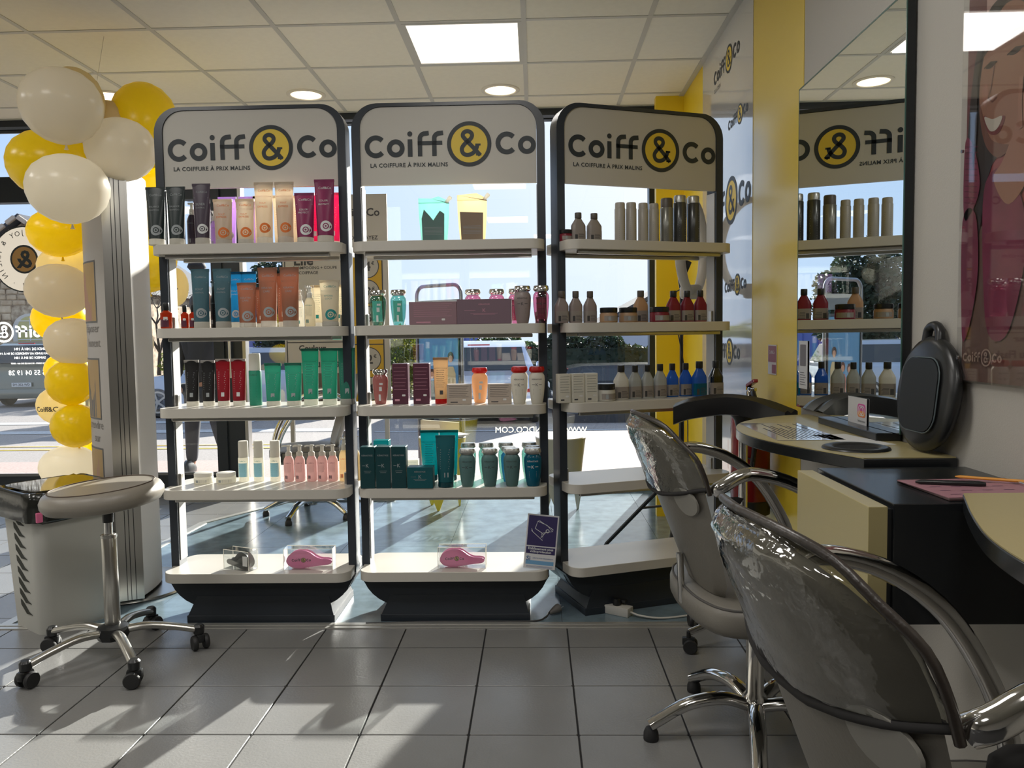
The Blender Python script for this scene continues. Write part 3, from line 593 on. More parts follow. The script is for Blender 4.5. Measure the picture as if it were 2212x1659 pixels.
row('tube', 'L', 0, [(556, 588), (598, 628), (638, 674)], 408, 518, .10, 'cream orange tube in the back row', 'cream tubes in the back row', col='cream', ink=INKO, word='')
prod('tube', 'L', 0, 645, 688, 415, 520, -.07, 'short magenta tube beside tall magenta tube, left stand top shelf', col='magenta', ink=INKW, word='COLOR/PROTECT', ringc=INKW)
prod('tube', 'L', 0, 688, 731, 388, 520, -.07, 'tallest magenta tube at the right, left stand top shelf', col='magenta', ink=INKW, word='COLOR/PROTECT', ringc=INKW)
row('tube', 'L', 0, [(672, 704), (711, 743)], 404, 518, .10, 'hot pink tube behind the magenta tubes', 'hot pink tubes at the back', col='pink', ink=INKW, word='')
# left stand, second shelf
prod('amber', 'L', 1, 348, 373, 648, 703, -.07, 'larger amber serum bottle at the left post, left stand second shelf', col='amber', cap='bk')
row('amber', 'L', 1, [(392, 409), (410, 427)], 653, 702, -.05, 'small amber bottle with black cap', 'small amber bottles', col='amber', cap='bk')
row('tube', 'L', 1, [(417, 457), (464, 504)], 576, 701, -.07, 'tall petrol blue tube', 'petrol blue tubes', col='petrol', ink=INKG, word='SCALP/CONTROL', ringc=INKG)
row('tube', 'L', 1, [(496, 527), (525, 558)], 580, 699, .09, 'bright blue tube in the back row', 'bright blue tubes', col='blue', ink=INKW, word='SCALP/CONTROL', ringc=INKW)
prod('pump', 'L', 1, 457, 472, 597, 701, .0, 'slim dark brown spray bottle between petrol tubes, left stand second shelf', col='blk', cap='bk', ink=INKG, word='Coiff&Co', hook=False)
prod('tube', 'L', 1, 515, 557, 606, 701, -.06, 'short copper brown tube, left stand second shelf', col='brown', ink=INKG, word='KERATIN/CARE', ringc=INKG)
row('tube', 'L', 1, [(561, 603), (608, 650)], 573, 700, -.06, 'tall copper brown tube', 'tall copper tubes', col='brown', ink=INKG, word='KERATIN/CARE', ringc=INKG)
prod('tube', 'L', 1, 553, 580, 611, 697, .09, 'copper tube half hidden behind the first tall copper tube', col='brown', ink=INKW, word='')
prod('tube', 'L', 1, 600, 630, 582, 697, .09, 'copper tube half hidden between the two tall copper tubes', col='brown', ink=INKW, word='')
prod('pump', 'L', 1, 644, 658, 617, 698, .04, 'narrow white spray bottle behind the hydra spray, left stand second shelf', col='white', cap='ir', ink=INKT, word='Coiff&Co', hook=False)
prod('pump', 'L', 1, 660, 682, 611, 699, -.06, 'grey spray bottle with teal ring and clear cap, left stand second shelf', col='ivory', cap='ir', ink=INKT, word='HYDRA', hook=False)
prod('tube', 'L', 1, 693, 736, 601, 699, -.06, 'ivory tube with teal ring in front, left stand second shelf', col='ivory', ink=INKT, word='HYDRA/COCO', ringc=INKT)
row('tube', 'L', 1, [(673, 702), (722, 748)], 608, 697, .09, 'ivory tube in the back row', 'ivory tubes at the back', col='ivory', ink=INKT, word='')
# left stand, third shelf
row('tube', 'L', 2, [(395, 427), (431, 461)], 774, 872, .03, 'black tube with tan shoulder', 'black and tan tubes', col='blk', cap='pink', ink=INKG, word='')
row('tube', 'L', 2, [(463, 494), (496, 528)], 772, 872, .03, 'crimson tube with white seal', 'crimson tubes', col='red', cap='pink', ink=INKW, word='')
prod('can', 'L', 2, 535, 561, 759, 871, .03, 'green mousse bottle with tall white cap, left stand third shelf', col='green', cap='ir', ink=INKK, word='Coiff&Co', split=.34)
row('tube', 'L', 2, [(568, 605), (612, 650)], 780, 870, .02, 'short sea green tube', 'short sea green tubes', col='green', ink=INKG, word='')
row('tube', 'L', 2, [(649, 687), (690, 728), (728, 766)], 749, 870, .02, 'tall sea green tube', 'tall sea green tubes', col='green', ink=INKG, word='')
# left stand, fourth shelf
row('jar', 'L', 3, [(407, 449), (456, 498)], 1019, 1041, .07, 'flat white styling wax jar', 'white wax jars', col='white', cap='ir', ink=INKG)
row('can', 'L', 3, [(505, 528), (538, 561), (574, 597)], 946, 1034, .10, 'white mousse can with blue print', 'white mousse cans', col='white', cap='ir', ink=INKT, word='Coiff&Co')
row('pump', 'L', 3, [(604, 626), (628, 650), (654, 676), (677, 699), (700, 722)], 957, 1037, .09, 'rose pump bottle', 'rose pump bottles', col='pinkb', cap='ir', ink=mat('violet_print', (.16, .05, .09), .5), word='Coiff&Co')
row('pump', 'L', 3, [(725, 747), (749, 771)], 942, 1038, .09, 'honey coloured lotion bottle', 'honey lotion bottles', col='honey', cap='ir', ink=INKO, word='Coiff&Co', hook=False)
# middle stand
prod('pouch', 'M', 0, 910, 975, 417, 513, -.03, 'turquoise refill pouch, left of the straw pouch, middle stand top shelf', col='turq', ink=INKG)
prod('pouch', 'M', 0, 993, 1056, 412, 513, -.03, 'straw coloured refill pouch, right of the turquoise pouch, middle stand top shelf', col='yell', ink=INKG, liq='dtan', dip=0)
row('bain', 'M', 1, [(799, 837), (844, 880)], 622, 697, -.05, 'clear sea green bottle with chrome cap', 'clear sea green bottles', col='tealgl', cap='chr', k=False, ink=INKW, lab='dgrey')
prod('box', 'M', 1, 888, 989, 648, 697, -.06, 'wide mauve carton with a price tag, middle stand second shelf', col='mauve', ink=PINKC, d=.08)
prod('box', 'M', 1, 990, 1106, 645, 697, -.06, 'widest dusky purple carton beside the mauve one, middle stand second shelf', col='dusky', ink=PINKC, d=.08, k='K')
row('bain', 'M', 1, [(1004, 1041), (1056, 1092), (1098, 1134)], 620, 695, .09, 'pink chrome capped back row bottle', 'pink bottles in the back row', col='pinkgl', cap='chr', ink=INKK, lab='mauve')
prod('bain', 'M', 1, 1110, 1149, 617, 697, -.06, 'opaque taupe bottle with chrome cap, middle stand second shelf', col='taupe', cap='chr', ink=INKK)
prod('bain', 'M', 1, 1151, 1188, 617, 697, -.06, 'clear pink bottle at the right post, middle stand second shelf', col='pinkgl', cap='chr', ink=INKK, lab='mauve')
prod('bain', 'M', 2, 801, 837, 794, 870, .0, 'dusty rose bottle with chrome cap, middle stand third shelf', col='rose', cap='chr', k=False)
row('box', 'M', 2, [(847, 881), (892, 927)], 782, 869, .0, 'tall maroon carton', 'tall maroon cartons', col='maroon', ink=PINKC)
prod('tube', 'M', 2, 934, 967, 770, 869, .0, 'sand coloured tube with red cap, middle stand third shelf', col='sand', cap='red', ink=INKK, word='')
prod('box', 'M', 2, 964, 1016, 828, 871, -.03, 'low beige carton beside the sand tube, middle stand third shelf', col='cbox', ink=INKK)
prod('box', 'M', 2, 1052, 1103, 828, 871, -.03, 'low beige carton right of the single red capped bottle, middle stand', col='cbox', ink=INKK)
prod('bain', 'M', 2, 1016, 1053, 791, 867, .02, 'cream bottle with red cap between two low cartons, middle stand third shelf', col='amberb', cap='red', k=False)
row('bain', 'M', 2, [(1101, 1139), (1140, 1177)], 795, 875, -.07, 'cream bottle with red cap in front', 'front cream bottles with red caps', col='white', cap='red', ink=INKK)
row('bain', 'M', 2, [(1104, 1140), (1143, 1179)], 791, 867, .06, 'red capped bottle hidden behind the front pair', 'hidden red capped bottles', col='white', cap='red', ink=INKK)
row('box', 'M', 3, [(773, 805), (807, 839), (841, 873)], 964, 1054, -.08, 'tall dark teal carton', 'tall dark teal cartons', col='dkteal', ink=INKG, k='K')
prod('box', 'M', 3, 803, 836, 953, 1040, .10, 'teal carton standing behind the dark teal cartons, middle stand', col='tealb', ink=INKW)
prod('box', 'M', 3, 875, 931, 1008, 1054, -.08, 'square teal carton with light edge, middle stand fourth shelf', col='teal', ink=INKG, k='K', d=.06)
prod('box', 'M', 3, 868, 898, 996, 1042, .07, 'white and teal carton behind the square carton, middle stand fourth shelf', col='white', ink=INKT)
row('tube', 'M', 3, [(903, 944), (944, 986)], 930, 1038, .09, 'bright teal tube in the back row', 'bright teal tubes', col='tealb', cap='dt', ink=INKG, word='')
prod('tube', 'M', 3, 936, 979, 943, 1054, -.07, 'dark teal tube standing in front, middle stand fourth shelf', col='teal', cap='dt', ink=INKG, word='')
row('bain', 'M', 3, [(985, 1024), (1034, 1073), (1082, 1121)], 971, 1054, -.07, 'grey teal bottle with silver cap', 'front grey teal bottles', col='sage', cap='sil', ink=INKK)
prod('bain', 'M', 3, 1127, 1168, 971, 1054, -.07, 'deep blue bottle with silver cap, middle stand fourth shelf', col='bluebt', cap='sil', ink=INKW)
row('bain', 'M', 3, [(989, 1025), (1028, 1064), (1071, 1107), (1122, 1158)], 958, 1037, .10, 'pale bottle with silver cap at the back', 'back row of silver capped bottles', col='tealgl', cap='sil', ink=INKK)
prod('bain', 'M', 3, 1077, 1113, 966, 1043, .03, 'turquoise bottle in the middle row, middle stand fourth shelf', col='blue', cap='sil', ink=INKK)
prod('bain', 'M', 3, 1130, 1165, 965, 1043, .03, 'pale bottle close behind the deep blue bottle, middle stand fourth shelf', col='tealgl', cap='sil', ink=INKK)
# right stand
prod('jar', 'R', 0, 1209, 1240, 487, 511, .0, 'dark jar behind the left post, right stand top shelf', col='ruby', cap='bk', ink=INKG)
row('oreal', 'R', 0, [(1235, 1267), (1269, 1301)], 452, 512, -.02, 'grey shampoo bottle with dark cap', 'grey bottles on the top shelf', col='greyb', cap='grey', ink=INKK)
row('can', 'R', 0, [(1329, 1352), (1353, 1376), (1379, 1401), (1402, 1424)], 428, 513, .0, 'matt white dry shampoo can', 'matt white cans', col='spray', cap='spray', ink=INKK, word='', split=.16)
prod('can', 'R', 0, 1427, 1454, 418, 515, .0, 'grey hairspray can with grey cap, right stand top shelf', col='can', cap='grey', ink=INKG, word='', split=.22)
row('can', 'R', 0, [(1455, 1482), (1484, 1511)], 414, 517, .0, 'dark grey hairspray can', 'dark grey cans', col='candk', cap='sil', ink=INKG, word='', split=.16)
row('oreal', 'R', 1, [(1198, 1229), (1229, 1259), (1260, 1290)], 621, 689, -.02, 'taupe shampoo bottle', 'taupe bottles on the second shelf', col='taupe', cap='grey', ink=INKK)
row('jar', 'R', 1, [(1295, 1335), (1337, 1377)], 658, 690, -.05, 'amber mask jar with dark lid', 'amber mask jars', col='amberb', cap='bk', ink=INKG)
prod('oreal', 'R', 1, 1368, 1400, 622, 690, .04, 'pale amber shampoo bottle behind the amber jars, right stand second shelf', col='amberb', cap='grey', ink=INKK)
prod('jar', 'R', 1, 1403, 1446, 658, 690, -.05, 'ruby mask jar with dark lid, right stand second shelf', col='ruby', cap='bk', ink=INKG)
row('oreal', 'R', 1, [(1439, 1470), (1469, 1499), (1498, 1527)], 622, 689, .0, 'ruby red shampoo bottle', 'ruby bottles', col='ruby', cap='bk', ink=INKK)
row('box', 'R', 2, [(1202, 1229), (1231, 1259), (1260, 1288)], 801, 863, -.06, 'narrow white carton', 'narrow white cartons', col='white', ink=INKK, d=.035)
prod('jar', 'R', 2, 1288, 1329, 823, 860, -.05, 'white mask jar with dark lid, right stand third shelf', col='white', cap='bk', ink=INKG)
prod('oreal', 'R', 2, 1324, 1358, 785, 859, -.02, 'cream white shampoo bottle nearest the jar, right stand third shelf', col='white', cap='bk', ink=INKK)
row('oreal', 'R', 2, [(1356, 1386), (1384, 1412), (1411, 1440)], 785, 857, -.01, 'pale grey blue shampoo bottle', 'pale grey blue bottles', col='sage', cap='bk', ink=INKK)
for o in [o for o in bpy.data.objects if o.get('group') == 'pale grey blue bottles']:
    for c in o.children:
        if c.name.startswith('bottle_body'): c.data.materials[0] = pm('bottle_pale_grey', (170, 175, 172), .35)
row('oreal', 'R', 2, [(1438, 1466), (1467, 1495)], 784, 856, .0, 'clear blue shampoo bottle', 'clear blue bottles', col='bluegl', cap='bk', ink=INKK)
prod('oreal', 'R', 2, 1494, 1527, 783, 858, -.03, 'deep blue shampoo bottle in front, right stand third shelf', col='bluegl', cap='bk', ink=INKK, lab='bluebt')
prod('oreal', 'R', 2, 1530, 1563, 783, 858, -.02, 'smoke grey clear bottle at the right post, right stand third shelf', col='slate', cap='bk', ink=INKK)
# boxed hair brushes, the sign
def brush_box(px0, px1, py0, py1, rz, label, pink, st):
    p, _ = place(st, (px0+px1)/2, -.04); d = dist_at(p); w_ = (px1-px0)/F*d*(.86 if rz else 1); h_ = (py1-py0)/F*d*(.92 if not rz else .85); dd = .055
    t = thing('boxed_hair_brush', label, 'hair brush', (p.x, p.y, SHZ[4]+.0005), rz, 'clear boxes of hair brushes')
    ob('clear_box', J(box(-w_/2, w_/2, -dd/2, -dd/2+.0006, 0, h_), box(-w_/2, w_/2, dd/2-.0006, dd/2, 0, h_), box(-w_/2, -w_/2+.0006, -dd/2, dd/2, 0, h_), box(w_/2-.0006, w_/2, -dd/2, dd/2, 0, h_), box(-w_/2, w_/2, -dd/2, dd/2, h_-.0006, h_), box(-w_/2, w_/2, -dd/2, dd/2, 0, .0006)), CLEAR, t)
    ob('box_edges', J(*[tube([(a*w_/2, b*dd/2, 0), (a*w_/2, b*dd/2, h_)], .0012, 5) for a in (-1, 1) for b in (-1, 1)], *[tube([(-w_/2, b*dd/2, h_), (w_/2, b*dd/2, h_)], .0010, 5) for b in (-1, 1)]), MILK, t)
    m = mat('brush_pink', sv((228, 150, 188)), .25, transl=.2) if pink else mat('brush_grey', sv((70, 72, 72)), .3)
    s = -1 if not pink else 1; k = w_*.94
    top = [(-.48, .32), (-.44, .50), (-.33, .68), (-.15, .76), (0, .68), (.12, .50), (.25, .38), (.40, .36), (.48, .30)]
    bot = [(.44, .20), (.30, .16), (.15, .12), (0, .08), (-.12, .04), (-.25, .03), (-.38, .08), (-.45, .18)]
    out = [(q.x*k*s, q.y*h_*1.05+.004) for q in cr([(a, b, 0) for a, b in top+bot], 3, closed=True)]
    if s < 0: out = out[::-1]
    ob('brush', prism(out, -.014, .014, 'y', bev=.004), m, t, smooth=50)
    if pink:
        ob('logo', T(T(LOGO, s=k*.42), (-k*.17, -.0148, h_*.42), (pi/2, 0, 0)), INKK, t); ob('logo_disc', T(T(LOGO_Y, s=k*.42), (-k*.17, -.0145, h_*.42), (pi/2, 0, 0)), mat('logo_gold', (.6, .4, .1), .5), t)
    else: ob('barcode', J(box(w_/2-.03, w_/2-.006, -dd/2-.001, -dd/2-.0004, h_*.25, h_*.75)), PAPER, t)
    ob('bristle_pad', J(*[T(lathe([(.0012, -.010), (.0006, 0)], 5), (s*(-k*.38+k*.045*i), -.008+.008*j, .014)) for i in range(9) for j in range(3)]), mat('bristle_pink', (.7, .45, .55), .5), t)
    return t
brush_box(462, 542, 1172, 1222, radians(-22), 'grey hair brush in a turned clear box, left stand bottom shelf', False, 'L')
brush_box(601, 708, 1176, 1226, 0, 'pink hair brush in a clear box, left stand bottom shelf', True, 'L')
brush_box(938, 1042, 1174, 1224, 0, 'pink hair brush in a clear box, middle stand bottom shelf', True, 'M')
p, _ = place('M', 1158, -.085); t = thing('security_notice', 'purple video surveillance notice leaning on the middle stand bottom shelf', 'sign', (p.x, p.y, SHZ[4]), 0)
t.rotation_euler = (radians(-12), radians(6), 0)
M_VIO = mat('notice_violet', sv((52, 44, 92)), .4)
ob('board', rbox(-.066, .066, -.002, .002, .002, .224, .0015), mat('notice_board_white', (.66, .66, .68), .4), t)
ob('violet_field', J(box(-.060, .060, -.0028, -.0022, .095, .218), box(-.060, .060, -.0028, -.0022, .062, .090)), M_VIO, t)
ob('camera_drawing', T(J(*[stroke(q, .0022) for q in ([(-.03, .165), (-.022, .195), (.018, .182), (.042, .158), (.0, .148), (-.03, .165)], [(-.022, .195), (-.015, .198), (.045, .166), (.042, .158)], [(0, .148), (-.004, .128), (.018, .156)], [(-.045, .155), (.004, .118), (.004, .146)], [(-.045, .163), (-.04, .152)])], ring2(.022, .158, .008, .005, 14)), (0, -.0032, 0), (pi/2, 0, 0)), INKW, t)
for s_, w_, y_ in (('Etablissement sous', .105, .083), ('vidéoprotection', .088, .070)): ob('lettering', T(T(text(s_, 1, width=w_, bold=.02), (0, y_, 0)), (0, -.0032, 0), (pi/2, 0, 0)), INKW, t)
ob('company_lettering', T(J(T(text('Si', 1, width=.016, bold=.02), (-.048, .042, 0)), T(text('Jadis Services Informatiques', 1, width=.085), (.012, .044, 0)), *[rect2(-.055, .055, .012-.003*i, .0128-.003*i) for i in range(3)]), (0, -.0026, 0), (pi/2, 0, 0)), mat('notice_blue', sv((40, 90, 150)), .5), t)
ob('blue_strip', T(rect2(-.058, .058, .018, .034), (0, -.0024, 0), (pi/2, 0, 0)), mat('notice_sky', sv((110, 160, 200)), .5), t)
# ================================================================ left of the stands: stool, basket, banner, balloons
M_GVIN = mat('grey_vinyl', sv((138, 132, 122)), .38, bump=.15, bscale=300); M_RUB = mat('black_rubber', (.02, .02, .021), .55)
def castor(g_parent, x, y, a, z=.0, s=1.0, name='castor'):
    c = ob(name, J(T(rbox(-.014, .014, -.026, .026, .03, .062, .006), s=s), T(lathe([(.009, .055), (.009, .085)], 12), (0, 0, 0), s=s)), BPL, g_parent, loc=(x, y, z), rot=(0, 0, a), smooth=40, key=('cas', s))
    for sx_ in (-1, 1): ob('wheel', T(lathe([(.012, -.009), (.026, -.009), (.029, -.004), (.029, .004), (.026, .009), (.012, .009)], 22), (0, 0, 0), (0, pi/2, 0), s), M_RUB, c, loc=(sx_*.021*s, .006, .0295*s), smooth=40, key=('whl', s))
def stool():
    t = thing('salon_stool', 'round grey vinyl stool on five chrome castor legs, by the laundry basket', 'stool', (-1.596, 2.839, 0))
    st = ob('seat', lathe([(.02, .0), (.165, .002), (.195, .010), (.209, .030), (.210, .048), (.200, .068), (.182, .080), (.178, .0795), (.06, .086), (.001, .087)], 48), M_GVIN, t, smooth=60, loc=(-.01, 0, .582), rot=(radians(1.5), radians(-4), 0))
    ob('seam', tube([(.180*cos(a*pi/20), .180*sin(a*pi/20), .0812) for a in range(40)], .0022, 6, closed=True), mat('thread_brown', (.10, .07, .05), .7), st, smooth=60)
    ob('column', J(lathe([(.026, .13), (.027, .132), (.027, .475), (.024, .48)], 24), lathe([(.0285, .468), (.0285, .478)], 24)), SILVER, t, smooth=40)
    ob('gas_rod', lathe([(.015, .47), (.015, .53)], 18), CHROME, t, smooth=40); ob('collar', lathe([(.019, .525), (.020, .55), (.020, .592)], 18), BPL, t, smooth=40)
    ob('lever', J(tube([(-.01, -.01, .572), (-.09, -.03, .572), (-.105, -.034, .562)], .006, 8), T(lathe([(.001, -.006), (.022, -.004), (.024, 0), (.022, .004), (.001, .006)], 16, sx=1.9, sy=.7), (-.135, -.04, .560))), BPL, t, smooth=50)
    ob('hub', lathe([(.02, .075), (.052, .085), (.062, .105), (.055, .130), (.030, .140)], 10), BPL, t, smooth=30)
    for k, (wx, wy) in enumerate([(-1.789, 2.588), (-1.416, 2.631), (-1.322, 2.937), (-1.601, 3.125), (-1.85, 2.913)]):
        a = atan2(wy-2.839, wx+1.596); c, s = cos(a), sin(a)
        pts = cr([(.04*c, .04*s, .112), (.12*c, .12*s, .118), (.21*c, .21*s, .102), (.285*c, .285*s, .082)], 5)
        ob('leg', tube(pts, [.019]*6+[.018]*(len(pts)-6), 12, flat=.75), SILVER, t, smooth=50)
        ob('leg_end', lathe([(.016, .060), (.020, .064), (.021, .090), (.014, .098)], 14), BPL, t, loc=(.298*c, .298*s, 0), smooth=40, key='legend')
        castor(t, .300*c, .300*s, a+1.9+k*.8)
stool()
# laundry basket with a black bag over its rim
def basket():
    t = thing('laundry_basket', 'tall white slotted laundry basket with a black bag over its rim', 'basket', (-2.045, 3.262, 0), radians(56))
    W0, D0, W1, D1, H = .29, .27, .335, .33, .56
    rings = [[(p[0], p[1], z) for p in rrect(W0+(W1-W0)*z/H, D0+(D1-D0)*z/H, .05, 6)] for z in (0, .02, .28, H)]
    m = mat('basket_white', (.60, .60, .56), .42, transl=.12, bump=.1, bscale=40)
    ob('tub', loft(rings), m, t, smooth=35)
    for side in (-1,):
        for k in range(9):
            z = .09+.047*k; xo = side*(W0/2+(W1-W0)/2*(z/H)+.0012)
            pts = [(-.03, -.014), (-.012, -.006), (.008, .018), (.020, .030), (.030, .034), (.028, .012), (.0, -.016)]
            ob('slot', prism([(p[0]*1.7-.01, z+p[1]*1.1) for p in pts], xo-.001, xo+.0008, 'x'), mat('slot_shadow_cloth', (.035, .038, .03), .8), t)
    pts = []
    rr = rrect(W1+.035, D1+.035, .07, 7); n = len(rr); random.seed(3)
    def rg(dx, z, amp): return [(p[0]*(1+dx)+random.uniform(-amp, amp), p[1]*(1+dx)+random.uniform(-amp, amp), z+random.uniform(-amp, amp)) for p in rr]
    ob('bag', loft([rg(-.02, .47, .004), rg(.02, .475, .005), rg(.03, .52, .006), rg(.05, .56, .005), rg(.02, .592, .005), rg(-.05, .595, .003), rg(-.12, .58, .006), rg(-.4, .57, .01)], cap=True), mat('black_bin_bag', (.016, .017, .014), .18, spec=.6, bump=.5, bscale=30), t, smooth=70)
    ob('lid_film', T(prism(rrect(W1-.02, D1-.03, .05, 6), 0, .003), (0, 0, .594)), mat('glossy_dark_lid', (.06, .055, .035), .05, spec=.9, coat=.5), t)
    ob('peg', rbox(-.012, .012, -.006, .006, -.02, .02, .003), mat('peg_pink', (.7, .15, .3), .5), t, loc=(-.16, -.19, .50))
basket()
# curved banner on a round foot
def banner():
    P1, P2 = Vector((-1.835, 3.43, 0)), Vector((-2.13, 3.98, 0)); H0, H1 = .03, 1.945
    t = thing('banner_stand', 'tall curved two-sided banner with aluminium edge on a round foot plate', 'banner stand', (-1.98, 3.70, 0))
    ax = (P2-P1); ln = ax.length; ax.normalize(); nl = Vector((-ax.y, ax.x, 0))   # nl points left/front
    if nl.x > 0: nl = -nl
    off = Vector((1.98, -3.70, 0))
    def face(s, n=14): return [P1+off+ax*(.02+(ln-.04)*k/n)+nl*s*(.046+.094*sin(pi*k/n)) for k in range(n+1)]
    for s, nm_ in ((1, 'left_face'), (-1, 'right_face')):
        f = face(s); V = [(p.x, p.y, z) for z in (H0, H1) for p in f]; V2 = [((p-nl*s*.003).x, (p-nl*s*.003).y, z) for z in (H0, H1) for p in f]; n = len(f)
        Fc = [(k, k+1, k+1+n, k+n) for k in range(n-1)]; o = len(V)
        ob(nm_, (V+V2, Fc+[(a+o, d+o, c+o, b+o) for a, b, c, d in Fc]), mat('banner_film', (.50, .47, .44), .38, spec=.5, transl=.15), t, smooth=60)
    # flat prints on the curved left face
    ff = face(1, 40)
    def bend(g, u0, z0): # g in xy plane; x runs along the face from the far edge to the near edge
        V = []
        for v in g[0]:
            u = (u0+v[0])/ln; k = max(0, min(39.999, (1-u)*40)); i = int(k); q = ff[i]*(1-(k-i))+ff[i+1]*(k-i)+nl*.0015; V.append((q.x, q.y, z0+v[1]))
        return V, g[1]
    def fine(g):   # cut long edges so prints follow the curve
        return g
    mo = mat('banner_orange', (.42, .27, .10), .5); mg = mat('banner_grey', (.10, .10, .10), .5); ml = mat('banner_text', (.20, .18, .16), .5); mp = mat('banner_skin', (.40, .20, .16), .5)
    for z, k in ((1.42, 0), (.98, 1), (.57, 2)):
        def quad(a, b, c, d, m, nm): # u from x0..x1 subdivided
            n = 8; V = []
            for j, (l_, h_) in enumerate(((a, b), (c, d))): pass
            V = [(a+(c-a)*i/n, lo_, 0) for i in range(n+1) for lo_ in (b+(d-b)*0, d)]
            g = V, [(2*i, 2*i+2, 2*i+3, 2*i+1) for i in range(n)]; return g
        g = J(*[quad(.29, -.14, .53, -.132, 0, 0), quad(.29, .132, .53, .14, 0, 0), quad(.29, -.14, .298, .14, 0, 0), quad(.522, -.14, .53, .14, 0, 0)])
        ob('picture_frame', bend(g, 0, z), mg, t)
        ob('picture', bend(quad(.298, -.132, .522, .132, 0, 0), 0, z-.0), mo, t)
        ob('picture_subject', bend(J(*[([(.32+.02*i, -.13, .001), (.34+.02*i, -.13, .001), (.34+.02*i, .02+.08*sin(i*.8+k), .001), (.32+.02*i, .02+.08*sin((i-1)*.8+k), .001)], [(0, 1, 2, 3)]) for i in range(8)]), 0, z), mg if k == 1 else mp, t)
    for z, a, b in ((1.22, 'déposer', 'lement'), (.78, 'prendre', 'sur'), (.36, 'Rincez-vous', 'shampooing')):
        g = J(T(text(a, .055), (0, .03, 0)), T(text(b, .055), (.02, -.03, 0)))
        ob('lettering', bend(T(g, (.455, 0, .003)), 0, z), ml, t)
    ob('big_letter', bend(T(text('e', .20, bold=.02), (.55, 0, 0)), 0, 1.80), mo, t)
    for P in (P1, P2):
        s = 1 if P is P1 else -1; q = P+off
        def strip_(u0, u1, d0, d1): c4 = [q+nl*u0-ax*s*d0, q+nl*u1-ax*s*d0, q+nl*u1-ax*s*d1, q+nl*u0-ax*s*d1]; c4 = [(v.x, v.y) for v in c4]; c4 = c4 if sum(c4[i-1][0]*c4[i][1]-c4[i][0]*c4[i-1][1] for i in range(4)) > 0 else c4[::-1]; return prism(c4, H0, H1)
        ob('edge_profile', J(strip_(-.048, .048, -.04, .012), strip_(-.052, -.042, -.03, .016), strip_(.042, .052, -.03, .016)), SILVER if s > 0 else M_ALU, t)
        for dd in (-.020, .0, .016): ob('edge_groove', strip_(dd-.0015, dd+.0015, .0, .0135), BPL, t)
    topo = [(p.x, p.y) for p in face(1)]+[(p.x, p.y) for p in face(-1)[::-1]]
    ob('top_cap', prism(topo[::-1], H1-.002, H1+.008), mat('cap_dark', (.05, .05, .05), .4), t)
    ob('foot_plate', lathe([(.285, 0), (.288, .006), (.284, .014), (.27, .017), (.001, .017)], 56), SILVER, t, smooth=30)
banner()
# balloons
MB_W = mat('balloon_white', sv((248, 242, 228)), .22, transl=.62); MB_C = mat('balloon_cream', sv((238, 224, 180)), .25, transl=.55); MB_Y = mat('balloon_yellow', (.98, .80, .025), .24, transl=.5)
BAL = [ # px, py, rx, ry, Y, colour, label
 (133, 230, 83, 80, 3.25, 'w', 'biggest white balloon at the top of the cluster'), (160, 228, 62, 80, 3.62, 'c', 'cream balloon behind the topmost white one'),
 (312, 272, 71, 91, 3.85, 'y', 'big yellow balloon touching the left stand at ceiling height'), (238, 285, 48, 66, 3.75, 'c', 'cream balloon between the top white and yellow balloons'),
 (261, 324, 72, 67, 3.45, 'w', 'white balloon right above the banner stand'), (107, 355, 86, 73, 3.60, 'y', 'leftmost yellow balloon, below the biggest white one'),
 (147, 409, 84, 74, 3.20, 'w', 'white balloon overlapping the top left of the banner'), (128, 503, 66, 52, 3.90, 'y', 'yellow balloon just below the second white one'),
 (150, 575, 68, 44, 4.15, 'c', 'cream balloon mostly hidden at mid height'), (126, 628, 66, 58, 3.92, 'w', 'large off-white balloon at mid height'),
 (130, 690, 57, 50, 4.20, 'y', 'yellow balloon peeking out below the mid height white one'), (158, 738, 58, 51, 3.95, 'w', 'off-white balloon beside the banner pictures'),
 (147, 800, 48, 40, 4.20, 'y', 'yellow balloon half hidden below the small white one'), (153, 827, 50, 49, 3.95, 'y', 'dark yellow balloon above the printed balloon'),
 (131, 876, 48, 42, 4.30, 'c', 'cream balloon with yellow and black print'), (164, 920, 50, 47, 3.95, 'y', 'lowest yellow balloon left of the banner'),
 (150, 1010, 62, 48, 3.98, 'w', 'lowest white balloon, above the laundry basket'), (190, 972, 12, 40, 4.3, 'y', 'yellow balloon sliver beside the lowest yellow balloon'),
 (318, 385, 52, 56, 4.05, 'y', 'yellow balloon behind the banner top'), (325, 478, 55, 52, 4.30, 'c', 'cream balloon right of the banner'),
 (318, 572, 58, 60, 4.05, 'y', 'yellow balloon right of the banner, at the second shelf'), (334, 558, 46, 56, 4.5, 'y', 'yellow balloon seen through the left stand'),
 (300, 640, 20, 28, 4.3, 'y', 'small yellow balloon at the banner edge'), (297, 742, 33, 38, 4.3, 'w', 'small grey-white balloon right of the banner'),
 (378, 620, 28, 42, 4.7, 'c', 'cream printed balloon seen behind the left post')]
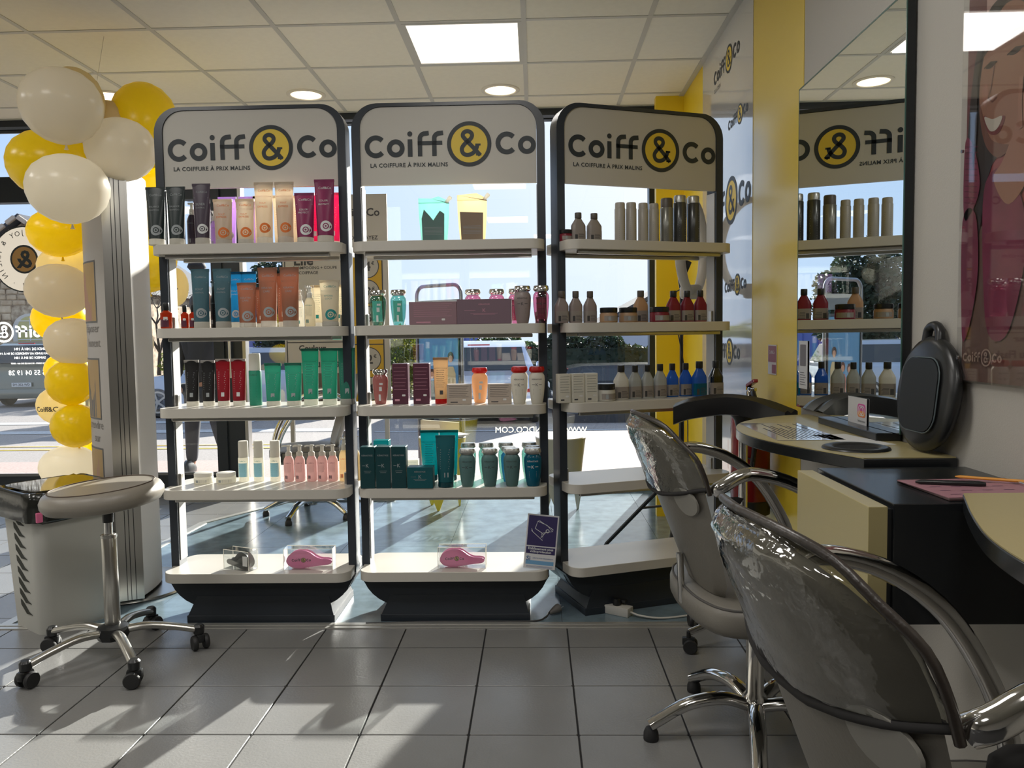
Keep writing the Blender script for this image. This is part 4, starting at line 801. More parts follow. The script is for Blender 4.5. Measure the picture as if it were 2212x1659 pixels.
for i, (px, py, rx, ry, Y, c, lb) in enumerate(BAL):
    p = aY(px, py, Y); d = (p-CAM).dot(fw); a, b = rx/F*d, ry/F*d
    m = {'w': MB_W, 'c': MB_C, 'y': MB_Y}[c]
    t = thing('balloon', lb, 'balloon', p, 0, 'party balloons in a tall cluster'); random.seed(i); tl = random.uniform(-.35, .35) if rx > 40 else 0
    prof = [(.001, -1), (.20, -.975), (.45, -.88), (.70, -.70), (.89, -.44), (.985, -.14), (1, .10), (.94, .38), (.80, .64), (.56, .85), (.30, .96), (.001, 1)]
    g = lathe([(r_*min(a, b*1.08), z_*b) for r_, z_ in prof], 28, cap=False, sx=a/min(a, b*1.08), sy=1)
    ob('skin', g, m, t, smooth=80, rot=(0, 0, 0))
    ob('knot', T(lathe([(.001, .004), (.004, 0), (.006, -.012), (.010, -.018)], 8), (0, .02, -b)), m, t, smooth=60)
    if i in (14, 24):
        ob('lettering', T(front(T(text('Coiff&Co', 1, width=a*1.2, bold=.02), (0, -b*.1, 0)), lambda x, z: -min(a, b*1.08)*sqrt(max(.02, 1-(x/a)**2-(z/b)**2))*1.01), (0, 0, 0)), INKK, t)
tag(ob('balloon_string', tube([aY(330, 395, 4.05), aY(270, 380, 3.8), aY(200, 330, 3.75), aY(190, 300, 3.8), Vector((-2.1, 3.9, CEIL))], .0012, 5), MILK), 'thin clear line tying the balloon cluster to the ceiling', 'string')
# ================================================================ right: styling places
M_CREAM = mat('cream_laminate', sv((178, 165, 118)), .32, bump=.12, bscale=500); M_BLAM = mat('black_laminate', (.012, .014, .016), .24, spec=.55, bump=.06, bscale=500)
M_SEAT = mat('grey_seat_vinyl', sv((122, 118, 110)), .38, bump=.25, bscale=120); M_COVER = mat('clear_vinyl_cover', (.80, .80, .76), .07, clear=2.6, bump=.8, bscale=13, bdist=.010)
curve = [(.748, 1.80), (.672, 1.97), (.618, 2.12), (.597, 2.27), (.615, 2.42), (.675, 2.56), (.77, 2.67), (.87, 2.74), (.958, 2.765)]
def table(name_label, mirror=False):
    cv = [(p.x, p.y) for p in cr([(a, b, 0) for a, b in curve], 5)]
    pts = cv+[(.958, 1.80)]
    if mirror: pts = [(x+.01, 3.205-y) for x, y in pts]
    ar = sum(pts[i-1][0]*pts[i][1]-pts[i][0]*pts[i-1][1] for i in range(len(pts)))
    if ar < 0: pts = pts[::-1]
    y0 = 2.28 if not mirror else .925
    t = thing('styling_table', name_label, 'table', (.78, y0, .876), 0, 'wall-hung styling tables')
    pts = [(x-.78, y-y0) for x, y in pts]
    ob('table_edge', prism(pts, 0, .029, bev=.002), M_BLAM, t, smooth=30)
    cx_, cy_ = sum(p[0] for p in pts)/len(pts), sum(p[1] for p in pts)/len(pts)
    ob('table_top', prism([(cx_+(x-cx_)*.994, cy_+(y-cy_)*.994) for x, y in pts], .0292, .0315), M_CREAM, t)
    return t
t1 = table('far cream styling table with black edge, under the big mirror')
t2 = table('near cream styling table with black edge, cut by the right picture edge', True)
ob('cable_ring', T(lathe([(.052, .001), (.056, .006), (.068, .008), (.078, .005), (.080, .001)], 36, cap=False), (.01, -.33, .031)), BPL, t1, smooth=50); ob('ring_hole', T(disc(0, 0, .054, 32), (.01, -.33, .033)), mat('hole_black', (.004, .004, .004), .9), t1)
t = thing('drawer_cabinet', 'wall-hung black cabinet with cream front between the two styling tables', 'cabinet', (.78, 1.585, .66))
ob('carcass', rbox(-.148, .18, -.192, .185, .012, .231, .0015), M_BLAM, t); ob('front_panel', rbox(-.192, -.158, -.192, .185, .0, .226, .001), M_CREAM, t); ob('carcass_gap', box(-.158, -.148, -.185, .18, .01, .22), BPL, t)
# things on the tables and the cabinet
def flat(name, label, cat, x, y, z, rz, w_, d_, m, h_=.0012, **k):
    t = thing(name, label, cat, (x, y, z), rz); ob('sheet', box(-w_/2, w_/2, -d_/2, d_/2, 0, h_), m, t); return t
t = flat('leaflet_sheet', 'clear-coated printed price sheet lying on the far styling table', 'paper', .735, 2.30, .9078, radians(0), .18, .40, mat('sheet_print_grey', (.36, .35, .34), .12, spec=.8, coat=.6), .001)
ob('lettering', T(J(*[rect2(-.17, .17-.05*((i*7) % 4), -.07+.012*i, -.067+.012*i) for i in range(11)]), (0, 0, .0014), (0, 0, pi/2)), INKK, t)
t = flat('leaflet_sheet', 'folded white leaflet beside the mirror base on the far table', 'paper', .84, 2.10, .9078, radians(12), .10, .22, PAPER, .001)
t = thing('clipboard', 'pink sheet on a dark clipboard lying on the black cabinet', 'clipboard', (.845, 1.50, .8915), radians(2))
ob('board', rbox(-.11, .11, -.085, .105, 0, .004, .001), mat('clipboard_brown', (.10, .06, .06), .5), t); ob('pink_sheet', T(box(-.112, .09, -.075, .095, .0042, .0052), (0, 0, 0), (0, 0, .05)), mat('sheet_pink', sv((165, 120, 130)), .5), t)
ob('print', T(J(*[rect2(-.09+.04*i, -.07+.04*i, .05-.035*j, .053-.035*j) for i in range(4) for j in range(4)]), (0, 0, .0056)), mat('violet_ink', (.10, .04, .10), .5), t); ob('clip', rbox(.085, .108, -.03, .05, .004, .012, .002), CHROME, t)
t = thing('pen', 'black pen lying on the pink sheet', 'pen', (.80, 1.53, .9010), radians(75)); ob('barrel', T(lathe([(.002, -.06), (.005, -.05), (.006, .05), (.004, .062)], 10), rot=(pi/2, 0, 0)), BPL, t, smooth=50)
# mirror
t = thing('wall_mirror', 'large rectangular mirror standing on the far styling table', 'mirror', (.944, 2.43, .93))
ob('glass', box(-.0100, -.0085, -.395, .397, 0, 1.108), mat('mirror_silver', (.86, .90, .88), .0, 1), t); ob('backing', rbox(-.008, .014, -.397, .399, -.001, 1.11, .001), BLACK, t)
ob('edge_line', J(box(-.0105, -.0080, .3965, .4005, 0, 1.11), box(-.0105, -.008, -.3995, -.3955, 0, 1.11), box(-.0105, -.008, -.395, .397, 1.106, 1.111)), mat('mirror_edge_green', (.05, .12, .10), .2), t)
t = thing('mirror_base', 'black block under the big mirror, on the table', 'mirror base', (.925, 2.27, .908)); ob('block', rbox(-.035, .03, -.20, .22, 0, .021, .002), M_BLAM, t)
def card(px, py, wpx, hpx, label, insta):
    p = aX(px, py, .9325); ym = (p.y); wz = hpx/F*ym*1.02
    wy = abs(aX(px-wpx/2, py, .9325).y-aX(px+wpx/2, py, .9325).y)
    t = thing('display_card', label, 'card', (.9315, p.y, p.z-wz/2)); ob('card_sheet', box(-.0012, .0, -wy/2, wy/2, 0, wz), mat('card_white', (.62, .62, .62), .35), t)
    R = (pi/2, 0, -pi/2)
    if insta:
        ob('app_badge', T(poly(rrect(wy*.42, wz*.48, wy*.08, 4)), (-.0016, -wy*.24, wz*.55), R), mat('badge_magenta', (.62, .10, .35), .4), t)
        ob('badge_lower', T(poly(rrect(wy*.40, wz*.22, wy*.07, 4)), (-.0018, -wy*.24, wz*.43), R), mat('badge_orange', (.80, .30, .08), .4), t)
        ob('badge_symbol', T(J(ring2(0, 0, wy*.09, wy*.065, 20), disc(wy*.10, wz*.13, wy*.014, 10), J(*[stroke(rrect(wy*.30, wz*.34, wy*.07, 4)+rrect(wy*.30, wz*.34, wy*.07, 4)[:1], wy*.022)])), (-.0021, -wy*.24, wz*.55), R), INKW, t)
        ob('lettering', T(text('Suivez-nous', 1, width=wy*.38), (-.0016, -wy*.24, wz*.18), R), INKK, t)
    else:
        ob('card_picture', T(poly(rrect(wy*.7, wz*.45, .004, 2)), (-.0016, 0, wz*.70), R), mat('card_grey_picture', (.16, .14, .14), .4), t)
        ob('lettering', T(J(*[rect2(-wy*.35, wy*(.35-.1*(i % 3)), wz*(.08+.05*i), wz*(.08+.05*i)+.002) for i in range(6)]), (-.0016, 0, 0), R), INKK, t)
card(1736, 788, 18, 100, 'tall grey and white notice card at the left edge of the mirror', False)
card(1853, 888, 40, 58, 'small white card with a pink camera badge on the mirror', True)
# round black hand mirror leaning on the wall
t = thing('hand_mirror', 'round black hand mirror leaning against the wall beside the big mirror', 'hand mirror', (.915, 1.885, .909), 0)
dd = T(lathe([(.001, -.016), (.118, -.016), (.134, -.008), (.138, .0), (.134, .010), (.11, .018), (.001, .020)], 44), (0, 0, .138), (0, pi/2, 0))
ob('shell', dd, BPL, t, smooth=50)
ob('rear_recess', T(prism(rrect(.17, .17, .045, 5), 0, .004), (-.0205, 0, .135), (0, -pi/2, 0)), mat('recess_black', (.008, .010, .011), .5), t)
ob('recess_line', T(tube([(p[0], p[1], 0) for p in rrect(.176, .176, .048, 5)], .0016, 6, closed=True), (-.0215, 0, .135), (0, -pi/2, 0)), mat('recess_rim', (.10, .13, .14), .3), t, smooth=50)
ob('grip', tube(cr([(0, .035, .262), (0, .030, .292), (0, .0, .300), (0, -.022, .286), (0, -.030, .258)], 5), .011, 10), BPL, t, smooth=50)
t.rotation_euler = (0, radians(6), 0)
# poster of a smiling woman behind glass
t = thing('framed_poster', 'glazed poster of a smiling long-haired woman in a raspberry knit top', 'poster', (.952, 1.43, 1.085))
PW, PH = .70, .90; R = (pi/2, 0, -pi/2)
def pr(name, g, m, lay): return ob(name, T(g, (-.0015-.0006*lay, 0, 0), R), m, t)
def pp(pts, n=5): return poly([(q.x, q.y) for q in cr([(a, b, 0) for a, b in pts], n, closed=True)])
# x: from -.35 (far, left in view) to .35, y: 0..PH
ob('backing', box(0, .006, -PW/2, PW/2, 0, PH), mat('poster_plum', sv((98, 40, 44)), .5), t)
BR = lambda c: sv(tuple(min(255, v*.92) for v in c))
def fg(pts): return [((x+.205)*.6-.295, .76-(.75-y)*.68) for x, y in pts]
pr('picture_ground', rect2(-.278, .35, .33, .88), mat('poster_rose_wall', BR((150, 60, 66)), .5), 1)
pr('picture_band', poly([(-.278, .735), (-.278, .88), (.35, .88), (.35, .86), (-.10, .86), (-.22, .77)]), mat('poster_pale', BR((196, 160, 150)), .5), 2)
pr('lower_ground', rect2(-.345, .35, .0, .33), mat('poster_brown', BR((112, 84, 74)), .5), 1)
pr('hair', pp(fg([(-.02, .80), (-.14, .76), (-.24, .62), (-.275, .45), (-.29, .22), (-.27, .05), (-.20, .08), (-.12, .30), (.06, .32), (.2, .5), (.2, .72), (.1, .80)])), mat('poster_hair', BR((42, 30, 28)), .5), 3)
pr('face', pp(fg([(-.06, .75), (-.16, .68), (-.205, .56), (-.20, .46), (-.17, .38), (-.10, .32), (-.02, .33), (.06, .42), (.10, .56), (.06, .70)])), mat('poster_skin', BR((158, 108, 84)), .5), 4)
pr('smile', pp(fg([(-.175, .455), (-.12, .43), (-.05, .425), (-.08, .385), (-.13, .388), (-.165, .42)])), mat('poster_lips', BR((120, 45, 45)), .5), 5)
pr('teeth', pp(fg([(-.168, .45), (-.12, .432), (-.065, .428), (-.09, .398), (-.13, .398), (-.158, .425)])), mat('poster_teeth', BR((205, 195, 180)), .5), 6)
pr('eye', J(pp(fg([(-.17, .596), (-.14, .604), (-.11, .596), (-.14, .588)])), pp(fg([(-.035, .596), (0, .604), (.035, .596), (0, .588)]))), mat('poster_eye', BR((48, 30, 26)), .5), 5)
pr('brow', J(stroke(fg([(-.19, .635), (-.15, .655), (-.10, .645)]), .006), stroke(fg([(-.05, .645), (0, .66), (.05, .64)]), .006)), MATS['poster_eye'], 5)
pr('nose', stroke(fg([(-.115, .60), (-.135, .53), (-.150, .50), (-.125, .485), (-.10, .492)]), .004), mat('poster_skin_shade', BR((118, 72, 56)), .5), 5)
pr('hand', pp([(-.235, .42), (-.205, .45), (-.17, .50), (-.14, .57), (-.10, .56), (-.11, .42), (-.18, .36)]), mat('poster_hand', BR((165, 112, 90)), .5), 7)
pr('jaw_shade', pp(fg([(-.205, .50), (-.19, .42), (-.15, .35), (-.08, .31), (-.01, .33), (-.06, .345), (-.13, .375), (-.175, .44)])), MATS['poster_skin_shade'], 5)
pr('cheek', pp(fg([(-.19, .53), (-.165, .55), (-.15, .52), (-.17, .48)])), mat('poster_cheek', BR((170, 112, 92)), .5), 5)
pr('eyelid', J(stroke(fg([(-.178, .598), (-.14, .606), (-.10, .596)]), .003), stroke(fg([(-.045, .598), (0, .606), (.045, .596)]), .003)), MATS['poster_eye'], 6)
pr('hair_strand', pp(fg([(-.06, .77), (-.16, .70), (-.215, .58), (-.215, .42), (-.235, .30), (-.25, .45), (-.24, .62), (-.16, .76)])), MATS['poster_hair'], 6)
pr('finger', J(*[stroke([(-.145+.016*i, .50+.012*i), (-.150+.017*i, .545+.008*i), (-.148+.018*i, .60+.004*i)], .0125) for i in range(3)]), mat('poster_finger', BR((172, 120, 98)), .5), 9)
MRB = mat('poster_raspberry', BR((135, 40, 76)), .6, var=.25, vscale=14)
pr('knit_sleeve', pp([(-.345, .52), (-.31, .50), (-.285, .42), (-.31, .37), (-.345, .36)]), MRB, 6)
pr('knit_drape', pp([(-.35, .35), (-.30, .36), (-.285, .25), (-.30, .16), (-.33, .09), (-.345, .12)]), MRB, 6)
pr('knit_cuff', pp([(-.27, .40), (-.22, .44), (-.16, .40), (-.12, .28), (-.17, .11), (-.24, .10), (-.265, .22)]), MRB, 6)
pr('knit_ribs', J(*[stroke([(-.343, .51-.012*i), (-.295, .50-.012*i)], .0022) for i in range(11)]), mat('poster_raspberry_dark', BR((100, 24, 54)), .6), 7)
pr('logo', T(LOGO, (-.262, .052, 0), s=.145), mat('poster_logo', BR((175, 150, 135)), .5), 9)
pr('lettering', T(text('RENDU', .036), (-.245, .862, 0), (0, 0, .45)), mat('poster_lettering', BR((205, 190, 180)), .5), 9)
ob('glazing', box(-.012, -.010, -PW/2-.003, PW/2, -.003, PH), mat('poster_acrylic', (.97, .97, .97), .02, clear=1.0), t); ob('screw', J(*[T(lathe([(.004, 0), (.004, .004)], 10), (-.013, PW/2-.012, z), (0, -pi/2, 0)) for z in (.05, .5)]), CHROME, t)
# salon chairs
def salon_chair(label, x, y, rz, base_rot=0, cover=True, group='grey salon chairs'):
    t = thing('salon_chair', label, 'salon chair', (x, y, 0), rz, group)
    for k in range(5):
        a = radians(185-72*k)-rz+base_rot; c, s = cos(a), sin(a)
        pts = cr([(.02*c, .02*s, .095), (.10*c, .10*s, .118), (.20*c, .20*s, .105), (.285*c, .285*s, .062), (.315*c, .315*s, .045)], 5)
        lg = ob('leg', tube(pts, [.024]*8+[.023]*4+[.022]*(len(pts)-12), 14, flat=.8), CHROME, t, smooth=60)
        ob('foot', lathe([(.021, 0), (.023, .004), (.022, .022), (.016, .036)], 16), M_RUB, lg, loc=(.312*c, .312*s, 0), smooth=40, key='ch_foot')
    ob('column', J(lathe([(.030, .07), (.034, .08), (.034, .125), (.026, .135), (.0255, .37)], 28)), CHROME, t, smooth=40)
    ob('seat_plate', rbox(-.10, .10, -.10, .10, .362, .385, .006), BPL, t)
    so = [(q.x, q.y) for q in cr([(.27, 0, 0), (.255, .16, 0), (.19, .245, 0), (0, .26, 0), (-.16, .235, 0), (-.215, .14, 0), (-.225, 0, 0), (-.215, -.14, 0), (-.16, -.235, 0), (0, -.26, 0), (.19, -.245, 0), (.255, -.16, 0)], 4, closed=True)]
    rings = [[(px*k_, py*k_, z) for px, py in so] for k_, z in ((.90, .385), (.96, .39), (1.0, .41), (1.0, .445), (.97, .462), (.93, .470), (.5, .478), (.1, .480))]
    ob('seat', loft(rings), M_SEAT, t, smooth=60); ob('seat_piping', tube([(px*.965, py*.965, .464) for px, py in so], .0035, 6, closed=True), mat('piping_dark', (.09, .085, .08), .5), t, smooth=60)
    HV = [(0, .150), (.03, .175), (.12, .190), (.3, .202), (.5, .216), (.7, .222), (.82, .212), (.90, .180), (.95, .140), (.985, .090), (1.0, .03)]
    def hw(v):
        for i in range(len(HV)-1):
            if HV[i][0] <= v <= HV[i+1][0]: q = (v-HV[i][0])/(HV[i+1][0]-HV[i][0]); return HV[i][1]*(1-q)+HV[i+1][1]*q
        return HV[-1][1]
    def P(u, v, off, grow=0):
        h_ = hw(v)+grow; yy = u*h_; zz = .475+.485*v+grow*(v > .9)
        xx = -.165-.195*v+.074*(yy/.22)**2*(.45+.55*v)
        return (xx+off, yy, zz)
    def shell(v0, grow, th, vb=None, nv=18, nu=16):
        rings = []
        for j in range(nv+1):
            q = j/nv; rg = []
            for i in range(nu+1):
                u = -1+2*i/nu; vv = (vb(u) if vb else v0); v = vv+(1-vv)*(1-(1-q)**1.4); e_ = sqrt(max(0, 1-abs(u)**4)); ev = 1 if v < .93 else max(.25, (1-v)/.07)
                rg.append(P(u, v, -th*e_*ev, grow))
            for i in range(nu-1, 0, -1):
                u = -1+2*i/nu; vv = (vb(u) if vb else v0); v = vv+(1-vv)*(1-(1-q)**1.4); e_ = sqrt(max(0, 1-abs(u)**4)); ev = 1 if v < .93 else max(.25, (1-v)/.07)
                rg.append(P(u, v, th*e_*ev, grow))
            rings.append(rg)
        return rings
    ob('backrest', loft(shell(0, 0, .018)), M_SEAT, t, smooth=60)
    for s in (-1, 1):
        ap = [(-.205, .225, .785), (-.19, .24, .80), (-.12, .25, .832), (0, .255, .80), (.11, .257, .72), (.19, .257, .60), (.225, .252, .50), (.228, .245, .44)]
        ob('armrest', tube(cr([(a, b*s, c) for a, b, c in ap], 5), .0155, 12, flat=1.2), CHROME, t, smooth=60)
        bk = [P(.76*s+.20*cos(q*pi/10), .56+.08*sin(q*pi/10)*1.0, -.0185) for q in range(20)]
        bk2 = [(p[0]-.006, p[1], p[2]) for p in bk]; g = loft([bk, bk2]); ob('arm_bracket', g, mat('bracket_grey_plastic', (.30, .29, .26), .3), t, smooth=30)
        ob('arm_mount', rbox(-.03, .03, -.02, .02, -.03, .03, .006), BPL, t, loc=(.226, .236*s, .435))
    ob('back_support', tube([(-.10, 0, .375), (-.20, 0, .385), (-.222, 0, .42), (-.228, 0, .56)], .010, 10), CHROME, t, smooth=50)
    if cover:
        vb = lambda u: .56+.09*u*u
        rg = shell(0, .008, .030, vb, 20, 18); random.seed(5)
        rg = [[(p[0]+random.uniform(-.0018, .0018), p[1], p[2]) for p in r_] for r_ in rg]
        cv = ob('back_cover', loft(rg, cap=False), M_COVER, t, smooth=80)
        ob('elastic_hem', tube(rg[0], .006, 8, closed=True), mat('elastic_black', (.015, .014, .014), .8), cv, smooth=60)
        edge = [P(u_, v_, 0, .013) for u_, v_ in [(-1, .62), (-1, .72), (-1, .82), (-1, .90), (-1, .95), (-1, .985), (-.5, 1.0), (0, 1.0), (.5, 1.0), (1, .985), (1, .95), (1, .90), (1, .82), (1, .72), (1, .62)]]
        ob('seam', tube(cr(edge, 3), .0065, 8), mat('seam_brown', (.035, .027, .022), .35, spec=.7, bump=.6, bscale=90), cv, smooth=60)
        ob('hem_tie', T(lathe([(.001, -.03), (.012, -.02), (.015, 0), (.010, .018), (.001, .03)], 10), (-.235+.075, -.232, .755), (.4, 1.2, .3)), MATS['elastic_black'], cv, smooth=60)
    return t
salon_chair('far grey salon chair with a clear cover over its back, beside the stands', .640, 2.287, radians(7))
salon_chair('nearest grey salon chair, clear cover over its back, filling the lower right corner', .615, 1.05, radians(8))
# mobile hair processor behind the far chair
t = thing('hair_processor_stand', 'black curved hair processor arm on a chrome pole with castors', 'hair processor', (.785, 2.98, 0))
ob('pole', lathe([(.017, .10), (.017, .845)], 18), CHROME, t, smooth=40); ob('collar', lathe([(.024, .82), (.026, .83), (.034, .865), (.05, .885)], 18), BPL, t, smooth=40)
bp = cr([(-.265, -.03, .895), (-.20, -.045, .918), (-.08, -.06, .932), (.03, -.11, .918), (.115, -.20, .885)], 5)
rings = []
for i, p in enumerate(bp):
    q = i/(len(bp)-1); tdir = ((bp[min(i+1, len(bp)-1)]-bp[max(i-1, 0)])); tdir.z = 0; tdir.normalize(); nn = Vector((-tdir.y, tdir.x, 0)); wd = .062-.02*q
    rings.append([p+nn*a*wd+Vector((0, 0, b*.033)) for a, b in ((-1, -1), (-.6, -1.15), (.6, -1.15), (1, -1), (1.05, 0), (1, .9), (.6, 1.1), (0, .75), (-.6, 1.1), (-1, .9), (-1.05, 0))])
ob('processor_arm', loft([[tuple(v) for v in r_] for r_ in rings]), mat('gloss_black_plastic', (.012, .012, .013), .28, spec=.5), t, smooth=35)
ob('inner_pad', T(rbox(-.02, .045, -.035, .035, 0, .006, .002), (-.235, -.035, .915), (0, radians(-18), 0)), mat('yellow_reflection', (.45, .33, .12), .25, .6), t)  # yellow reflection on the arm's end, painted as a gold-coloured plate
ob('hub', lathe([(.03, .07), (.04, .08), (.035, .11), (.018, .13)], 12), BPL, t, smooth=40)
for k in range(5):
    a = radians(200-72*k); c, s = cos(a), sin(a); r_ = .235 if c < .3 else .15
    ob('leg', tube(cr([(.02*c, .02*s, .098), (.5*r_*c, .5*r_*s, .10), (r_*c, r_*s, .075)], 5), .013, 10), CHROME, t, smooth=60); castor(t, r_*c, r_*s, a+1, s=.92)
# fire extinguisher
t = thing('fire_extinguisher', 'red fire extinguisher with black foot hanging on the yellow wall', 'fire extinguisher', (.872, 3.20, .455))
RED = mat('extinguisher_red', sv((130, 16, 20)), .25, coat=.3)
ob('cylinder', lathe([(.074, .05), (.077, .055), (.077, .41), (.070, .445), (.040, .468), (.018, .478)], 32), RED, t, smooth=50); ob('foot', lathe([(.068, 0), (.078, .006), (.080, .06), (.074, .066)], 32), BPL, t, smooth=40)
ob('valve', J(lathe([(.016, .475), (.018, .50), (.012, .515)], 16), rbox(-.012, .012, -.05, .03, .505, .520, .003)), CHROME, t, smooth=40)
ob('lever', T(rbox(-.010, .010, -.075, .04, 0, .014, .003), (0, 0, .525), (radians(-14), 0, 0)), RED, t); ob('hose', tube(cr([(.0, -.03, .51), (-.01, -.10, .46), (-.012, -.105, .30), (-.02, -.085, .18)], 6), .010, 10), BPL, t, smooth=60)
ob('label', J(T(text('CE', .035, bold=.02), (-.0785, 0, .235), R), T(J(*[rect2(-.05, -.047, .18, .30), rect2(-.04, -.037, .18, .30)]), (-.0785, 0, 0), R)), mat('label_pale_red', sv((200, 120, 110)), .5), t); ob('pull_ring', T(tube([(.022*cos(q*pi/8), .022*sin(q*pi/8)*1.5, 0) for q in range(16)], .003, 6, closed=True), (-.03, -.078, .22), (0, pi/2, .5)), BPL, t, smooth=60)
t = thing('wall_socket', 'small white wall socket low on the yellow wall', 'socket', (.953, 2.98, .36)); ob('plate', rbox(-.004, .006, -.03, .03, -.04, .04, .002), WPL, t); ob('socket_hole', T(disc(0, 0, .018, 20), (-.0045, 0, 0), (0, -pi/2, 0)), INKG, t)
# floor bits: power strip, plug, cables
t = thing('power_strip', 'white power strip lying on the floor before the right stand', 'power strip', (.30, 3.335, 0), radians(-33)); 
ob('strip_body', rbox(-.11, .11, -.027, .027, 0, .038, .004), WPL, t, smooth=30)
for k in range(3): ob('outlet', T(lathe([(.019, .0382), (.017, .0382), (.0165, .034), (.001, .034)], 20, cap=False), (-.075+.05*k, 0, 0)), mat('outlet_grey', (.35, .34, .32), .5), t)
ob('black_plug', J(T(lathe([(.017, .038), (.019, .05), (.014, .066)], 16), (.045, 0, 0)), T(rbox(-.02, .02, -.012, .012, .045, .06, .004), (.06, .02, 0))), BPL, t, smooth=40)
ob('strip_cable', tube(cr([(.11, 0, .018), (.16, .0, .012), (.24, .04, .006), (.34, .16, .006), (.40, .27, .010), (.43, .34, .008)], 6), .0045, 8), WPL, t, smooth=60)
t = thing('loose_plug', 'grey mains plug lying on the floor by the middle stand', 'plug', (.075, 3.30, .0), radians(35))
ob('plug_body', T(lathe([(.006, -.035), (.012, -.02), (.017, .0), (.019, .012), (.018, .02)], 14), (0, 0, .022), (0, radians(75), 0)), mat('plug_grey', (.16, .15, .14), .5), t, smooth=50)
ob('pin', J(T(lathe([(.0022, 0), (.0022, .019)], 8), (.018, .008, .028), (0, radians(75), 0)), T(lathe([(.0022, 0), (.0022, .019)], 8), (.018, -.008, .026), (0, radians(75), 0))), CHROME, t)
tag(ob('floor_cable', tube(cr([(-.72, 3.19, .005), (-.50, 3.205, .005), (-.2, 3.207, .005), (-.02, 3.21, .005), (.03, 3.25, .006), (.048, 3.28, .018)], 6), .004, 8), mat('cable_grey', (.05, .05, .05), .5), smooth=60), 'dark flat cable running along the floor before the middle stand', 'cable')

t = thing('wall_leaflet', 'small pink and white leaflet stuck on the yellow wall strip', 'leaflet', (.9585, 3.20, 1.085)); ob('leaflet_sheet', box(-.0012, 0, -.055, .055, -.06, .06), mat('leaflet_white', (.6, .58, .58), .3, coat=.4), t); ob('leaflet_print', J(box(-.002, -.0013, -.05, .05, -.01, .055), box(-.002, -.0013, -.05, .0, -.055, -.02)), mat('leaflet_rose', sv((135, 70, 85)), .35), t); ob('lettering', T(text('Coiff&Co', 1, width=.07), (-.0026, 0, .03), (pi/2, 0, -pi/2)), INKW, t)
t = thing('pencil', 'thin orange pencil lying on the clip end of the clipboard', 'pencil', (.90, 1.55, .9035), radians(60)); ob('shaft', T(lathe([(.0008, -.07), (.003, -.062), (.003, .06)], 8), rot=(pi/2, 0, 0)), mat('pencil_orange', (.8, .35, .05), .4), t)
# ================================================================ by the window, inside
def cone_table(label, px, Y, rpx, m, ytop):
    p = aY(px, ytop, Y); r = rpx/F*Y; H = p.z
    t = thing('side_table', label, 'side table', (p.x, Y, 0), 0, 'conical three-legged side tables by the window')
    n = 36; zs = H*.42; V = []
    rings = [[(r*cos(2*pi*k/n)*q, r*sin(2*pi*k/n)*q, z) for k in range(n)] for q, z in ((.80, zs), (.90, H*.7), (1.0, H-.02), (1.02, H-.006))]
    ob('tub', loft(rings, cap=False), m, t, smooth=50); ob('top', lathe([(r*1.02, H-.006), (r*.99, H), (.001, H)], n), mat('table_top_white', (.66, .65, .62), .35), t, smooth=40)
    for k in range(3):
        a0 = radians(-90+120*k-10); w_ = radians(46); qs = [a0+w_*(i/8-.5)*2 for i in range(9)]
        V = [(r*.80*cos(a), r*.80*sin(a), zs+.002) for a in qs]; tip = (r*.74*cos(a0), r*.74*sin(a0), 0)
        mid = [(r*.79*cos(a0+w_*(i/8-.5)*.9), r*.79*sin(a0+w_*(i/8-.5)*.9), zs*.45) for i in range(9)]
        tp = [(tip[0]+.008*cos(a0+pi/2)*(i/4-1), tip[1]+.008*sin(a0+pi/2)*(i/4-1), 0) for i in range(9)]
        inn = lambda L_: [(x*.93, y*.93, z) for x, y, z in L_][::-1]
        ob('leg', loft([V+inn(V), mid+inn(mid), tp+inn(tp)]), m, t, smooth=50)
cone_table('yellow conical three-legged side table behind the middle stand', 955, 5.42, 51, mat('table_yellow', sv((205, 190, 60)), .4, transl=.1), 942)
cone_table('white conical three-legged side table behind the gap of the stands', 1211, 5.30, 54, mat('table_grey_white', sv((165, 163, 150)), .4), 942)
t = thing('magazine', 'stack of white magazines on the yellow side table', 'magazine', (-.60, 5.42, .507), .4); ob('pages', J(*[T(box(-.09, .09, -.12, .12, .004*i, .004*i+.0035), rot=(0, 0, .15*i)) for i in range(3)]), PAPER, t)
salon_chair('grey salon chair without cover standing at the window behind the left stand', -1.52, 5.22, radians(200), 0, False)
# price board
t = thing('price_board', 'tall white and yellow hairdressing price board behind the left and middle stands', 'sign', (0, 5.70, 0))
def bx(px): return aY(px, 600, 5.69).x
def bz(py, px=720): return aY(px, py, 5.69).z
x0, x1 = bx(610), bx(838); zt, zb = bz(420), bz(900)
MBW = mat('board_white', sv((182, 178, 172)), .5, transl=.15); MBY = mat('board_yellow', sv((205, 165, 50)), .5, transl=.15)
ob('board', rbox(x0, x1, 0, .02, zb, zt, .002), MBW, t); ob('post', J(rbox(x0+.02, x0+.05, .0, .03, 0, zb, .002), rbox(x1-.05, x1-.02, .0, .03, 0, zb, .002), rbox(x0-.02, x1+.02, -.06, .12, 0, .012, .002)), SILVER, t)
ob('yellow_column', box(bx(756), bx(826), -.0016, -.0004, zb+.02, bz(545)), MBY, t)
ob('grey_field', box(bx(640), bx(754), -.0012, -.0004, zb+.02, bz(806)), mat('board_taupe', sv((100, 92, 85)), .5), t)
def bt(s_, px, py, wpx, bold=.012): return T(text(s_, 1, width=wpx/F*5.69, bold=bold), (bx(px), -.002, bz(py, px)), (pi/2, 0, 0))
